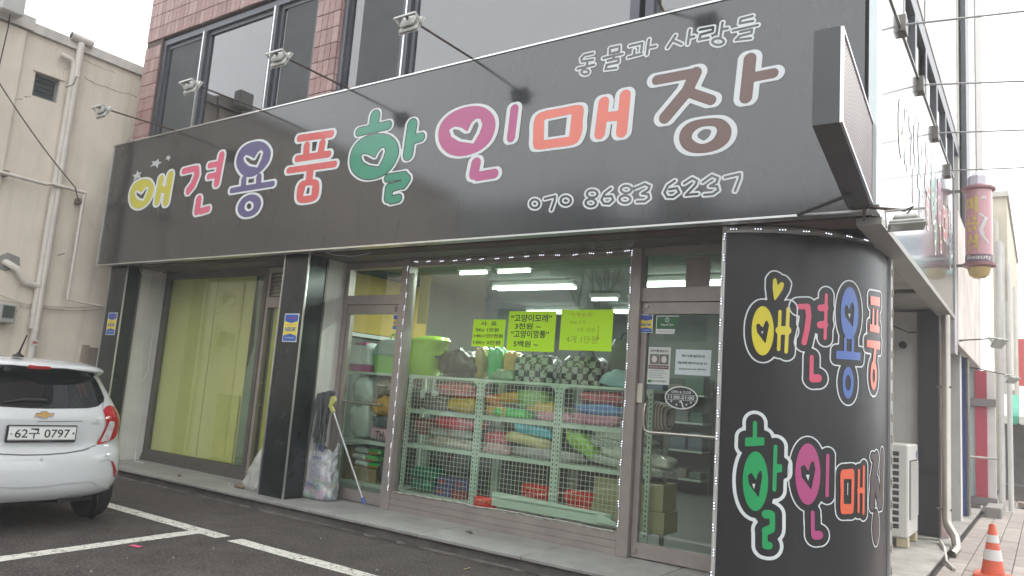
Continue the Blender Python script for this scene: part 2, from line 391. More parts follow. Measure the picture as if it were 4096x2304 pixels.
# parking lines
mb = MB()
def strip(p, q, w):
    p = np.array(p, float); q = np.array(q, float); d = (q-p)/np.linalg.norm(q-p); nn = np.array([-d[1], d[0]])*w/2
    K = 24; a = []; 
    for k in range(K+1):
        c = p+(q-p)*k/K; e1, e2 = random.uniform(-.006, .006), random.uniform(-.006, .006)
        a += [(*(c+nn*(1+e1/.07)), .004), (*(c-nn*(1+e2/.07)), .004)]
    mb.add(a, [(2*k, 2*k+1, 2*k+3, 2*k+2) for k in range(K)])
strip((-14, 4.60), (-6.28, 4.57), .16); strip((-6.12, 4.575), (4, 4.62), .16); strip((-6.62, 4.488), (-6.12, -1.0), .16)
tag(mb.build('parking_line', m_paint), kind='structure')

# ------------------------------------------------------------------ the shop building
bld = thing('shop_building', 'two storey shop building with red brown tiled upper wall over a glazed shop front', 'building', (-6.3, 6.6, 0))
P = lambda mb, name, m, par=None, **k: mb.build(name, m, par or bld, **k)
YU = 6.0
mb = MB(); w = .02
# upper wall pieces round the windows (windows z 4.75..6.63)
mb.box(-11.75, -11.31, YU, YU+.3, 3.0, 10.5); mb.box(-11.31, -1.05, YU, YU+.3, 6.66, 10.5); mb.box(-11.31, -1.05, YU, YU+.3, 3.0, 4.72)
mb.box(-7.60, -7.16, YU, YU+.3, 4.72, 6.66)
uw = P(mb, 'upper_wall', m_mort)
tm = []
for mt in m_tiles:
    b = MB(); b.bbox(-.052, .052, -.012, .012, -.103, .103, .004); me = b.build('tile', mt); tm.append(me.data); bpy.data.objects.remove(me)
def tile(x, y, z, rz=0):
    o = bpy.data.objects.new('tile', random.choice(tm)); COL.objects.link(o); o.parent = uw; org = ORG[uw.name]
    o.location = (x-org[0], y-org[1]+random.uniform(-.002, .002), z-org[2]); o.rotation_euler = (0, 0, rz)
for i in range(4):
    for j in range(8): tile(-11.695+i*.11, YU-.008, 4.965+j*.213)
for i in range(38):
    for j in range(5): tile(-11.695+i*.11, YU-.008, 6.775+j*.213)
for i in range(4):
    for j in range(8): tile(-7.545+i*.11, YU-.008, 4.965+j*.213)
for j in range(10): tile(-11.757, YU+.06, 4.965+j*.213, math.pi/2)
for j in range(8): tile(-7.153, YU+.055, 4.965+j*.213, math.pi/2)
mb = MB(); mb.box(-11.75, -11.6, YU+.3, 14, 0, 10.5); mb.box(-11.6, -1.05, 13.7, 14, 0, 10.5); mb.box(-11.75, -1.05, YU, 14, 10.5, 10.7); P(mb, 'rear_wall', m_plas)
mb = MB(); mb.box(-11.6, -1.06, 6.3, 13.7, 3.22, 3.5); mb.box(-11.6, -1.06, 9.5, 9.6, 3.5, 10.4); P(mb, 'upper_room', mat('upper_room_grey', (.2, .19, .18), rough=.9))
# upper windows
def upper_window(x0, x1, posts, z1=6.63, z0=4.72):
    f = .085; b = MB()
    b.box(x0, x1, YU+.03, YU+.16, z1-f, z1); b.box(x0, x1, YU+.03, YU+.16, z0, z0+.21)
    ed = [x0]+posts+[x1]
    b.box(x0, x0+f, YU+.03, YU+.16, z0+.21, z1-f); b.box(x1-f, x1, YU+.03, YU+.16, z0+.21, z1-f)
    for p in posts: b.box(p-f*.6, p+f*.6, YU+.025, YU+.155, z0+.21, z1-f)
    w = P(b, 'upper_window', m_frame)
    for p in posts: b = MB(); b.box(p-.012, p+.012, YU+.008, YU+.024, z0+.2, z1-f); P(b, 'chrome_post', m_trim, w)
    for i in range(len(ed)-1):
        g = MB(); a, c = ed[i]+f*.8, ed[i+1]-f*.8
        g.box(a, c, YU+.095, YU+.101, z0+.21, z1-f); P(g, 'pane', m_glassU, w)
        s = MB(); q = .05
        s.box(a, a+q, YU+.07, YU+.12, z0+.215, z1-f-.005); s.box(c-q, c, YU+.07, YU+.12, z0+.215, z1-f-.005)
        s.box(a+q, c-q, YU+.07, YU+.12, z0+.215, z0+.27); s.box(a+q, c-q, YU+.07, YU+.12, z1-f-.06, z1-f-.005); P(s, 'sash', m_frame, w)
    return w
w1 = upper_window(-11.31, -7.60, [-10.2, -8.54]); w2 = upper_window(-7.16, -3.03, [-6.04]); w3 = upper_window(-2.97, -1.1, [])
for w, (a, c) in ((w1, (-11.12, -10.3)), (w1, (-8.36, -7.75)), (w2, (-6.85, -6.15))):
    s = MB(); s.box(a, c, YU+.084, YU+.089, 4.95, 6.5); P(s, 'insect_screen', m_screen, w)
# frosted lamp seen inside second window
b = MB(); b.lathe([(.02, 0), (.2, .03), (.25, .1), (.2, .17), (.05, .2)], (-3.95, 8.2, 6.6)); P(b, 'ceiling_lamp', mat('opal', (.8, .8, .8), rough=.4), smooth=True)
# header, soffit behind the sign, granite lintel
mb = MB(); mb.box(-11.72, -2.2, 6.45, 6.75, 2.99, 3.3); P(mb, 'header_beam', mat('header_grime', (.16, .145, .125), rough=.8, var=.3, vs=4, streak=.4))
mb = MB(); mb.box(-11.72, -1.0, 5.86, 6.45, 3.03, 3.09); P(mb, 'soffit', mat('soffit_metal', (.12, .115, .105), rough=.6, var=.3, vs=3, streak=.3))
mb = MB(); mb.box(-11.70, -2.1, 6.2, 6.45, 2.995, 3.028); P(mb, 'soffit_rail', m_alud)
# black stone pillars with metal trim
def pillar(x0, x1, yb):
    b = MB(); b.bbox(x0, x1, 5.95, yb, ZS, 3.03, .004); p = P(b, 'stone_pillar', m_black)
    b = MB(); b.box(x1-.012, x1+.006, 5.938, 5.955, ZS, 3.03); P(b, 'metal_trim', m_trim, p)
    b = MB(); b.box(x0-.006, x0+.012, 5.938, 5.955, ZS, 3.03); P(b, 'metal_trim', m_trim, p)
    b = MB(); b.box(x1-.001, x1+.012, yb-.02, yb+.006, ZS, 3.03); P(b, 'metal_trim', m_alud, p)
    return p
pillar(-11.74, -11.25, 6.16); pillar(-7.62, -7.17, 6.24)
mb = MB(); mb.box(-11.74, -11.25, 6.166, 6.6, ZS, 3.0); P(mb, 'plaster_wall', m_plas)
mb = MB(); mb.box(-7.55, -7.175, 6.246, 6.6, ZS, 2.99); P(mb, 'plaster_wall', m_plas)
# left bay: yellow backed window and narrow door
YG = 6.6
b = MB(); b.box(-11.25, -8.72, YG-.06, YG+.04, ZS, ZS+.055); b.box(-11.25, -8.72, YG-.045, YG+.04, ZS+.055, ZS+.105); b.box(-11.25, -8.72, YG-.03, YG+.04, ZS+.105, ZS+.16)
b.box(-11.25, -11.16, YG-.03, YG+.04, ZS+.16, 2.9); b.box(-8.80, -8.72, YG-.05, YG+.04, ZS+.16, 2.99); b.box(-11.25, -8.80, YG-.03, YG+.04, 2.9, 2.99)
yw = P(b, 'side_window', m_alud)
g = MB(); g.box(-11.16, -8.80, YG, YG+.006, ZS+.16, 2.9); P(g, 'pane', m_glass, yw)
m_yel = mat('yellow_film', (.76, .64, .29), rough=.7, var=.08, vs=.9)
b = MB(); b.box(-11.2, -10.0, YG+.05, YG+.055, ZS+.16, 2.95); P(b, 'backing_sheet', m_yel, yw)
b = MB(); b.box(-9.995, -9.70, YG+.056, YG+.061, ZS+.16, 2.95); P(b, 'backing_sheet', mat('yellow_film_b', (.73, .635, .29), rough=.7, var=.1, vs=1), yw)
b = MB(); b.box(-9.695, -9.1, YG+.05, YG+.055, ZS+.16, 2.95); P(b, 'backing_sheet', m_yel, yw)
b = MB(); b.box(-9.62, -9.12, YG+.02, YG+.03, ZS+.17, 1.22); P(b, 'leaning_board', mat('ochre_board', (.68, .58, .20), rough=.7, var=.1), yw)
b = MB()
cur = [(-9.095, ZS+.16), (-8.82, ZS+.16), (-8.82, 2.9), (-9.06, 2.9), (-9.0, 1.9), (-9.1, 1.55), (-9.12, 1.2)]
b.prism(cur, lambda u, v, d: (u, d, v), YG+.06, YG+.09); P(b, 'grey_curtain', mat('grey_green_cloth', (.22, .27, .21), rough=.9, var=.2), yw)
b = MB(); b.box(-8.72, -8.66, YG-.04, YG+.03, ZS, 2.99); b.box(-7.72, -7.63, YG-.04, YG+.03, ZS, 2.99); b.box(-8.66, -7.72, YG-.04, YG+.03, ZS, ZS+.15); b.box(-8.66, -7.72, YG-.04, YG+.03, 2.44, 2.58)
b.box(-8.66, -7.72, YG-.04, YG+.03, 2.92, 2.99)
nd = P(b, 'side_door', m_alu)
g = MB(); g.box(-8.66, -7.72, YG, YG+.006, ZS+.15, 2.44); P(g, 'pane', m_glass, nd)
b = MB(); b.box(-8.62, -7.75, YG+.05, YG+.055, ZS+.15, 2.44); P(b, 'door_film', mat('yellow_door_film', (.52, .46, .05), rough=.6, var=.15, vs=2), nd)
for k in range(6):
    b = MB(); z = 2.60+k*.053; b.add([(-8.66, YG-.02, z), (-7.72, YG-.02, z), (-7.72, YG+.03, z+.05), (-8.66, YG+.03, z+.05), (-8.66, YG-.012, z-.004), (-7.72, YG-.012, z-.004), (-7.72, YG+.038, z+.046), (-8.66, YG+.038, z+.046)],
        [(0, 1, 2, 3), (7, 6, 5, 4), (0, 4, 5, 1), (1, 5, 6, 2), (2, 6, 7, 3), (3, 7, 4, 0)]); P(b, 'louvre_slat', mat('louvre_cream', (.55, .53, .45), rough=.6), nd)
b = MB(); x = -8.58; b.tube([(x, YG-.04, 1.42), (x, YG-.09, 1.42), (x, YG-.09, 1.13), (x, YG-.04, 1.13)], .011); P(b, 'door_handle', m_steel, nd, smooth=True)
# main bay: left door, shop window, right door
b = MB()
b.box(-7.17, -7.10, YG-.05, YG+.05, ZS, 2.99); b.box(-7.10, -6.19, YG-.05, YG+.05, 2.91, 2.985)
b.box(-7.10, -6.19, YG-.05, YG+.05, 2.47, 2.58); fr = P(b, 'door_surround', m_alu)
g = MB(); g.box(-7.10, -6.19, YG+.01, YG+.016, 2.58, 2.91); P(g, 'pane', m_glass, fr)
def shop_door(x0, x1, hinge):
    b = MB(); b.box(x0, x0+.055, YG-.03, YG+.03, ZS+.012, 2.46); b.box(x1-.055, x1, YG-.03, YG+.03, ZS+.012, 2.46)
    b.box(x0+.055, x1-.055, YG-.03, YG+.03, 2.355, 2.46); b.box(x0+.055, x1-.055, YG-.03, YG+.03, ZS+.012, ZS+.14)
    d = P(b, 'shop_door', m_alu)
    g = MB(); g.box(x0+.055, x1-.055, YG-.002, YG+.006, ZS+.14, 2.355); P(g, 'pane', m_glass, d); return d
d1 = shop_door(-7.095, -6.195, 1)
b = MB(); b.tube([(-6.98, YG-.075, 1.275), (-6.32, YG-.075, 1.275)], .014); b.tube([(-6.42, YG-.075, 1.275), (-6.42, YG-.075, 1.50)], .014); b.tube([(-6.42, YG-.075, 1.50), (-6.35, YG-.02, 1.5)], .013)
b.tube([(-6.95, YG-.075, 1.275), (-6.95, YG, 1.275)], .012); P(b, 'door_handle', mat('dull_handle', (.25, .23, .2), rough=.4, metal=.7), d1, smooth=True)
for z in (2.425, 2.39): b = MB(); b.tube([(-6.28, YG-.034, z), (-6.28, YG-.045, z)], .014); P(b, 'lock', m_alud, d1)
b = MB()
b.bbox(-6.19, -6.07, YG-.09, YG+.06, ZS, 2.99, .004); b.bbox(-3.22, -3.105, YG-.09, YG+.06, ZS, 2.99, .004)
b.box(-6.07, -3.22, YG-.07, YG+.05, ZS, ZS+.058); b.box(-6.07, -3.22, YG-.055, YG+.05, ZS+.058, ZS+.062); b.box(-6.07, -3.22, YG-.06, YG+.05, ZS+.062, ZS+.125); b.box(-6.07, -3.22, YG-.045, YG+.05, ZS+.125, ZS+.129)
b.box(-6.07, -3.22, YG-.05, YG+.05, ZS+.129, ZS+.195); b.box(-6.07, -3.22, YG-.05, YG+.05, 2.915, 2.988)
sw = P(b, 'shop_window', m_alu)
g = MB(); g.box(-6.07, -3.22, YG, YG+.008, ZS+.195, 2.915); P(g, 'pane', m_glass, sw)
b = MB(); b.box(-3.105, -2.08, YG-.05, YG+.05, 2.92, 2.988); b.box(-3.105, -2.08, YG-.05, YG+.05, 2.47, 2.60); b.box(-2.13, -2.08, YG-.05, YG+.05, ZS, 2.47); fr2 = P(b, 'door_surround', m_alu)
g = MB(); g.box(-3.105, -2.08, YG+.01, YG+.016, 2.60, 2.92); P(g, 'pane', m_glass, fr2)
b = MB(); b.box(-2.69, -2.46, YG-.012, YG-.004, 2.585, 2.885); P(b, 'cover_board', mat('taupe_board', (.30, .275, .255), rough=.7), fr2)
d2 = shop_door(-3.10, -2.13, 0)
b = MB(); hx = -3.0; b.tube([(hx, YG-.02, 1.50), (hx-.005, YG-.07, 1.51), (hx-.012, YG-.08, 1.44), (hx-.012, YG-.08, 1.33), (hx, YG-.075, 1.28), (hx+.04, YG-.07, 1.26), (-2.22, YG-.07, 1.27), (-2.2, YG-.02, 1.27)], .013, n=10); P(b, 'door_handle', m_steel, d2, smooth=True)
b = MB(); b.bbox(-3.11, -3.055, YG-.045, YG-.031, 1.52, 1.70, .004); P(b, 'lock', mat('cream_lock', (.6, .58, .48), rough=.5), d2)
b = MB(); b.tube([(-3.06, YG-.03, ZS+.075), (-3.06, YG-.05, ZS+.075)], .026, n=14); P(b, 'floor_lock', m_steel, d2)
b = MB(); b.tube([(-3.055, YG-.03, 2.425), (-3.055, YG-.045, 2.425)], .018); P(b, 'lock', m_steel, d2)
b = MB(); b.tube([(-3.09, YG-.03, 2.39), (-3.09, YG-.04, 2.39)], .014); P(b, 'lock', m_steel, d2)
# ground floor side walls along the alley
mb = MB(); mb.box(-1.80, -1.66, 7.3, 13.4, ZS, 3.2); P(mb, 'side_wall', m_plas)
mb = MB(); mb.box(-1.66, -1.34, 11.36, 11.5, ZS, 3.0); P(mb, 'side_wall', mat('side_wall_white', (.62, .61, .59), rough=.85, var=.08, streak=.15))
mb = MB(); mb.bbox(-1.34, -1.09, 11.25, 11.7, ZS, 3.0, .004); dc = P(mb, 'dark_column', mat('charcoal_panel', (.035, .036, .038), rough=.5, var=.15))
mb = MB(); mb.box(-1.35, -1.332, 11.235, 11.26, ZS, 3.0); mb.box(-1.102, -1.085, 11.235, 11.26, ZS, 3.0); P(mb, 'metal_trim', m_alud, dc)
mb = MB(); mb.box(-1.08, -1.0, 11.3, 11.36, ZS, 2.75); P(mb, 'poster_strip', mat('pink_poster', (.62, .45, .47), rough=.6, var=.35, vs=9))
mb = MB(); mb.box(-1.80, -1.02, 7.25, 12.0, 3.03, 3.1); P(mb, 'side_soffit', mat('soffit_side', (.30, .29, .27), rough=.7, var=.2, vs=2))
mb = MB(); mb.box(-1.8, -1.0, 7.7, 7.75, 2.99, 3.03); mb.box(-1.8, -1.0, 9.6, 9.65, 2.99, 3.03); P(mb, 'soffit_rib', m_alud)
b = MB(); b.lathe([(.045, -.06), (.05, .02), (.03, .05)], (-1.52, 11.3, 2.55), axis=1, n=14); P(b, 'security_camera', m_dark, smooth=True)
b = MB(); b.tube([(-1.645, 9.0, 2.9), (-1.64, 10.2, 2.93), (-1.64, 11.2, 2.8), (-1.45, 11.34, 2.72), (-1.2, 11.24, 2.74)], .008, n=6); P(b, 'cable', m_dark, smooth=True)
# upper wall along the alley, white strip and windows
m_wtile = mat('pale_cladding', (.62, .60, .57), rough=.5, var=.1, vs=2)
mb = MB(); mb.box(-1.35, -1.12, 6.3, 14, 3.5, 10.5); uw2 = P(mb, 'alley_wall', mat('alley_joint', (.3, .29, .28), rough=.8))
mb = MB(); mb.box(-1.12, -1.05, 6.3, 7.75, 3.5, 10.5); P(mb, 'white_wall_strip', mat('white_wall', (.8, .8, .79), rough=.6))
for j in range(15):
    for i in range(4):
        y0 = 8.9+i*1.2; z0 = 5.0+j*.3
        if 5.6 < z0+.15 < 6.0 or z0 < 6.1: continue
        b = MB(); b.bbox(-1.12, -1.06, y0+.004, y0+1.196, z0+.006, z0+.294, .006); P(b, 'cladding_panel', m_wtile, uw2)
b = MB(); b.box(-1.12, -1.045, 7.75, 13.9, 5.86, 6.0); b.box(-1.12, -1.045, 7.75, 13.9, 6.0, 6.06)
for y in (7.75, 8.6, 9.5, 10.6, 11.7, 12.8): b.box(-1.12, -1.045, y, y+.13, 4.6, 5.86)
aw = P(b, 'alley_window', m_frame)
for y in (7.88, 8.73, 9.63, 10.73, 11.83):
    g = MB(); g.box(-1.09, -1.085, y, y+.85, 4.6, 5.86); P(g, 'pane', m_glassU, aw)
# ================================================================== MAIN SIGNBOARD
m_sign = mat('sign_black', (.017, .018, .021), rough=.45, var=.15, vs=.6, spec=.15, bump=.012, bs=3, coat=1.0, crough=.11, cior=1.8, streak=.3)
m_white = mat('sign_white', (.66, .70, .71), rough=.35, var=.04)
LC = {k: mat('sign_'+k, c, rough=.35, var=.05, coat=.5, crough=.12) for k, c in dict(yellow=(.56, .52, .06), pink=(.66, .11, .20), purple=(.10, .085, .22), red=(.62, .10, .10), green=(.02, .25, .15),
      magenta=(.42, .06, .20), salmon=(.72, .16, .11), brown=(.13, .065, .055), ink=(.032, .033, .036), blue=(.05, .13, .42), orange=(.72, .12, .05), green2=(.01, .33, .10), cyel=(.66, .57, .03), cpink=(.62, .05, .13), dbrown=(.05, .032, .03)).items()}
YS, ZSB, ZST = 5.75, 3.0, 4.875
sign = thing('signboard', 'long black shop signboard with bright rounded Hangul letters above the shop front', 'sign', (-6.4, YS, ZSB))
mb = MB(); mb.box(-11.78, -1.03, YS, YS+.12, ZSB, ZST); mb.box(-11.78, -1.03, YS+.121, YS+.24, ZSB+.02, ZST-.02); mb.build('panel', m_sign, sign)
mb = MB(); mb.box(-11.80, -1.0, YS-.012, YS+.10, ZST+.001, ZST+.018); mb.box(-11.80, -1.0, YS-.012, YS+.10, ZSB-.018, ZSB-.001); mb.box(-11.80, -11.782, YS-.012, YS+.24, ZSB-.001, ZST+.001)
mb.build('edge_trim', m_trim, sign)
tosign = lambda x, y: at((x, y), 1, YS)[[0, 2]]
G1, G2, G3, G4, G5 = zm(480, 560, 4.025), zm(1100, 400, 3.15), zm(1700, 380, 2.92727), zm(2280, 40, 2.4148), zm(2080, 660, 2.8)
FRONT = [
 ('yellow', G1, .028, .016, .0, [('c', [(420,628),(500,660),(548,760),(520,900),(450,1020),(350,1095),(270,1105),(195,1060),(160,960),(168,840),(220,720),(310,650)]), ('hp', [(350,850),(300,815),(262,812),(238,855),(255,920),(310,970),(385,985),(420,900),(462,790),(455,750),(425,755),(385,800)]),
   ('s', [(665,640),(600,985)], 40), ('s', [(815,580),(745,985)], 46), ('s', [(670,800),(780,800)], 50)]),
 ('pink', G1, .024, .018, .0, [('s', [(1025,505),(1200,462),(1238,480),(1240,570),(1180,720),(1105,815)], 42), ('s', [(1640,255),(1560,690)], 44), ('s', [(1445,412),(1590,385)], 42), ('s', [(1430,590),(1560,565)], 42), ('s', [(1272,965),(1245,1140),(1300,1150),(1425,1112)], 44)]),
 ('purple', G1, .024, .020, .0, [('c', [(2230,20),(2350,60),(2430,180),(2410,330),(2330,450),(2220,550),(2090,600),(1970,560),(1890,440),(1880,310),(1940,160),(2060,60)]), ('hp', [(2165,300),(2090,255),(2030,240),(1990,290),(2010,360),(2080,420),(2215,445),(2280,310),(2312,200),(2280,158),(2230,190),(2190,250)]),
   ('s', [(1998,640),(1990,750)], 40), ('s', [(2240,605),(2235,710)], 42), ('s', [(1800,815),(2465,705)], 42), ('c', [(2170,880),(2250,930),(2275,1040),(2210,1170),(2100,1235),(1990,1240),(1915,1180),(1900,1080),(1960,960),(2060,890)]), ('hc', [(2090,985),(2150,1020),(2140,1110),(2060,1150),(2010,1100),(2030,1020)])]),
 ('red', G2, .024, .020, .0, [('s', [(310,485),(715,428)], 42), ('s', [(402,580),(395,700)], 38), ('s', [(600,548),(580,660)], 38), ('s', [(280,742),(680,682)], 40), ('s', [(175,890),(755,808)], 38), ('s', [(450,870),(430,1020)], 42),
   ('c', [(400,1010),(510,1000),(560,1050),(550,1200),(490,1275),(340,1300),(278,1255),(285,1110),(330,1030)]), ('hp', [(390,1082),(475,1075),(460,1200),(355,1215)])]),
 ('green', G2, .026, .014, .011, [('s', [(1265,205),(1245,340)], 52), ('s', [(1060,405),(1430,318)], 44), ('c', [(1340,430),(1460,460),(1540,550),(1555,680),(1490,830),(1380,940),(1240,995),(1100,990),(990,910),(950,790),(975,640),(1060,520),(1190,450)]),
   ('hp', [(1262,722),(1180,680),(1110,670),(1080,720),(1110,790),(1180,830),(1310,850),(1370,740),(1402,640),(1385,592),(1340,598),(1290,660)]), ('s', [(1732,315),(1680,685)], 54), ('s', [(1740,500),(1845,470)], 46), ('s', [(1420,985),(1630,952),(1660,1000),(1620,1060),(1440,1115),(1428,1230),(1470,1262),(1560,1240)], 44)]),
 ('magenta', G3, .022, .022, .0, [('c', [(600,130),(720,160),(808,250),(828,370),(780,520),(680,630),(560,690),(420,720),(280,690),(185,590),(158,460),(195,330),(300,220),(450,150)]), ('hp', [(500,430),(430,385),(350,370),(285,410),(310,490),(400,545),(570,570),(640,450),(675,350),(650,280),(600,280),(545,330)]),
   ('s', [(1050,165),(1010,500)], 46), ('s', [(600,800),(575,925),(620,955),(815,922)], 54)]),
 ('salmon', G3, .022, .024, .0, [('c', [(1400,190),(1600,152),(1800,118),(1860,160),(1850,300),(1845,420),(1800,540),(1720,590),(1520,618),(1320,640),(1270,595),(1270,460),(1275,330),(1310,240)]), ('hp', [(1400,290),(1720,225),(1690,490),(1395,530)])]),
 ('salmon', G4, .022, .024, .0, [('s', [(328,895),(290,1195)], 50), ('s', [(535,828),(500,1178)], 52), ('s', [(340,1035),(500,1020)], 46)]),
 ('brown', G4, .022, .026, .0, [('s', [(840,678),(1215,608)], 46), ('s', [(1215,610),(1130,790),(920,1040)], 54), ('s', [(1130,790),(1365,872)], 52), ('s', [(1740,475),(1700,845)], 60), ('s', [(1770,650),(1965,612)], 46),
   ('c', [(1400,1045),(1500,1070),(1560,1150),(1540,1260),(1450,1340),(1320,1380),(1180,1380),(1090,1330),(1055,1240),(1090,1140),(1200,1070)]), ('hc', [(1400,1130),(1420,1180),(1370,1260),(1270,1295),(1185,1250),(1190,1190),(1250,1140),(1320,1125)])]),
]
SIDEG = []
for colr, z, w, dx, gap, items in FRONT:
    g = Glyph(items, z, tosign); SIDEG.append((colr, g, w, dx, gap)); b = MB(); lo, hi = g.lo-.08, g.hi+.08
    wf = lambda X, Y: np.maximum(np.minimum(np.minimum(g.d(X-dx, Y), g.d(X+dx, Y)), g.d(X, Y))-w, -(g.d(X, Y)-gap))
    fill(b, wf, lo, hi, .009, lambda u, v: (u, YS-.004, v), 0)
    fill(b, lambda X, Y: g.d(X, Y)+.001, lo, hi, .009, lambda u, v: (u, YS-.004, v), 1)
    b.build('letter', [m_white, LC[colr]], sign)
for st in ([(285,488),(305,530),(357,516),(322,560),(340,620),(285,608),(215,670),(240,600),(205,570),(262,550)], [(630,300),(625,350),(685,360),(625,390),(608,455),(570,410),(485,432),(535,385),(515,345),(575,345)], [(803,240),(803,275),(830,285),(800,300),(790,340),(770,310),(735,320),(760,290),(748,262),(780,265)]):
    b = MB(); b.add([(p[0], YS-.004, p[1]) for p in (tosign(*G1(*q)) for q in st)], [tuple(range(10))[::-1]]); b.build('star', mat('star_grey', (.48, .52, .53), rough=.4, var=.05), sign)
def outline(items_list, z, par, name, w0, w1, dx, cell=.006):
    for items in items_list:
        g = Glyph(items, z, tosign); b = MB()
        fill(b, lambda X, Y: np.maximum(np.minimum(g.d(X-dx, Y), g.d(X+dx, Y))-w1, -(g.d(X, Y)-w0)), g.lo-.06, g.hi+.06, cell, lambda u, v: (u, YS-.004, v), 0)
        b.build(name, m_white, par)
S = lambda r, *pts: ('s', list(pts), r)
outline([[S(11,(225,420),(140,440),(112,470),(118,500),(225,482)), S(11,(170,500),(165,545)), S(11,(75,570),(235,530)), S(11,*[tuple(p) for p in ell(148,600,36,24,12)]+[(184,600)])],
 [S(11,(390,372),(480,352),(478,405),(385,425),(390,372)), S(11,(325,468),(510,425)), S(11,(430,440),(420,480)), S(11,(365,492),(470,470),(470,508),(358,532),(345,575),(450,562))],
 [S(11,(580,350),(700,322),(690,400)), S(11,(625,390),(620,440)), S(11,(565,460),(695,425)), S(12,(765,290),(745,430)), S(11,(755,368),(830,352))],
 [S(12,(1020,250),(945,365)), S(12,(995,295),(1080,332)), S(12,(1160,195),(1140,330)), S(12,(1150,268),(1200,258))],
 [S(12,(1255,192),(1385,168),(1380,208),(1262,240),(1250,288),(1340,270)), S(12,(1475,125),(1455,262)), S(12,(1465,190),(1525,180)), S(12,*[tuple(p) for p in ell(1432,308,56,32,12)]+[(1488,308)])],
 [S(11,(1765,60),(1650,90),(1642,132),(1770,108)), S(11,(1575,202),(1815,148)), S(11,(1645,215),(1760,190),(1755,225),(1640,255),(1605,292),(1750,275))]], G4, sign, 'small_letter', .0, .0135, .002, .004)
RG = lambda cx, cy, rx, ry, r=13: S(r, *([tuple(p) for p in ell(cx, cy, rx, ry, 14)]+[(cx+rx, cy)]))
outline([[RG(168,435,52,48)], [S(13,(280,380),(395,352),(390,400),(355,502))], [RG(515,400,58,50)], [RG(812,325,60,42), RG(795,425,58,42)],
 [S(13,(1020,265),(950,320),(915,390),(940,432),(1000,435),(1045,395),(1030,350),(955,355))], [RG(1192,275,60,42), RG(1178,385,62,42)], [S(13,(1300,260),(1400,215),(1455,240),(1440,280),(1370,322),(1440,330),(1448,372),(1400,410),(1310,412))],
 [S(13,(1735,180),(1660,230),(1620,310),(1650,360),(1720,360),(1785,310),(1760,260),(1670,275))], [S(13,(1840,208),(1930,150),(1985,178),(1970,225),(1860,338),(1990,325))], [S(13,(2050,192),(2150,120),(2218,148),(2205,195),(2130,238),(2210,240),(2222,285),(2160,328),(2065,335))], [S(13,(2295,142),(2465,102),(2465,150),(2410,292))]],
 G5, sign, 'numeral', .0, .015, .003, .0045)

# ------------------------------------------------------------------ side sign round the corner
XS = -.95
ss = thing('side_signboard', 'glossy black signboard on the alley side of the shop, mirroring the bright sky', 'sign', (XS, 8.7, 3.0))
mb = MB(); mb.box(XS-.1, XS, 5.92, 11.6, 2.99, 4.87); mb.build('panel', m_sign, ss)
mb = MB(); mb.box(-1.0, XS+.006, 5.74, 5.925, 2.99, 7.2); mb.build('corner_trim', mat('corner_metal', (.62, .68, .69), rough=.35, metal=.3, var=.05), ss)
mb = MB(); mb.box(XS-.1, XS+.012, 5.93, 11.6, 4.872, 4.895); mb.box(XS-.09, XS+.012, 11.602, 11.62, 2.99, 4.895); mb.box(XS-.16, XS+.012, 5.93, 11.6, 2.93, 2.985); mb.build('edge_trim', mat('grey_lip', (.34, .335, .31), rough=.5, metal=.3, var=.1), ss)
for colr, g, w, dx, gap in SIDEG:
    b = MB(); lo, hi = g.lo-.07, g.hi+.07; t3 = lambda u, v: (XS+.004, 6.62+(u+11.45)*.485, v-.03+max(0, -11.2-u)*0)
    fill(b, lambda X, Y: np.maximum(g.d(X, Y)-w*1.3, -g.d(X, Y)), lo, hi, .016, t3, 0); fill(b, lambda X, Y: g.d(X, Y)+.001, lo, hi, .016, t3, 1)
    b.build('letter', [m_white, LC[colr]], ss)

# ================================================================== CURVED CORNER PANEL
ctrl = np.array([(-2.09, 5.93), (-1.93, 5.965), (-1.78, 6.02), (-1.60, 6.12), (-1.44, 6.245), (-1.29, 6.40), (-1.18, 6.58), (-1.11, 6.84), (-1.08, 7.21)])
def crom(P, k=6):
    out = []; n = len(P)
    for i in range(n-1):
        a, b, c, d = P[max(i-1, 0)], P[i], P[i+1], P[min(i+2, n-1)]
        for j in range(k):
            t = j/k; out.append(.5*((2*b)+(-a+c)*t+(2*a-5*b+4*c-d)*t*t+(-a+3*b-3*c+d)*t**3))
    return np.array(out+[P[-1]])
CV = crom(ctrl); CL = np.concatenate([[0], np.cumsum(np.hypot(*(CV[1:]-CV[:-1]).T))])
def tocurve(px, py):
    d = ray(px, py); best = None
    for i in range(len(CV)-1):
        a, b = CV[i], CV[i+1]; e = b-a; M = np.array([[d[0], -e[0]], [d[1], -e[1]]]); det = np.linalg.det(M)
        if abs(det) < 1e-12: continue
        t, s = np.linalg.solve(M, a-CC[:2])
        if t > 0 and (0 <= s <= 1 or (i == 0 and s < 0) or (i == len(CV)-2 and s > 1)) and (best is None or t < best[0]): best = (t, CL[i]+s*np.hypot(*e), 1.5+t*d[2])
    if best is None: return np.array([CL[-1]+.01, 1.5+d[2]*7.0/d[1]])
    return np.array([best[1], best[2]])
def curve3(u, v, off=.004):
    i = int(np.clip(np.searchsorted(CL, u)-1, 0, len(CV)-2)); e = (CV[i+1]-CV[i]); L = np.hypot(*e); e = e/L; n = np.array([e[1], -e[0]])
    p = CV[i]+e*(u-CL[i])+n*off; return (p[0], p[1], v)
cp = thing('corner_pillar', 'rounded black corner pillar with bright Hangul letters beside the glass door', 'sign pillar', (-1.6, 6.6, ZS))
mb = MB(); poly = [tuple(p) for p in CV]+[(-1.08, 7.3), (-1.66, 7.3), (-2.09, 6.6)]
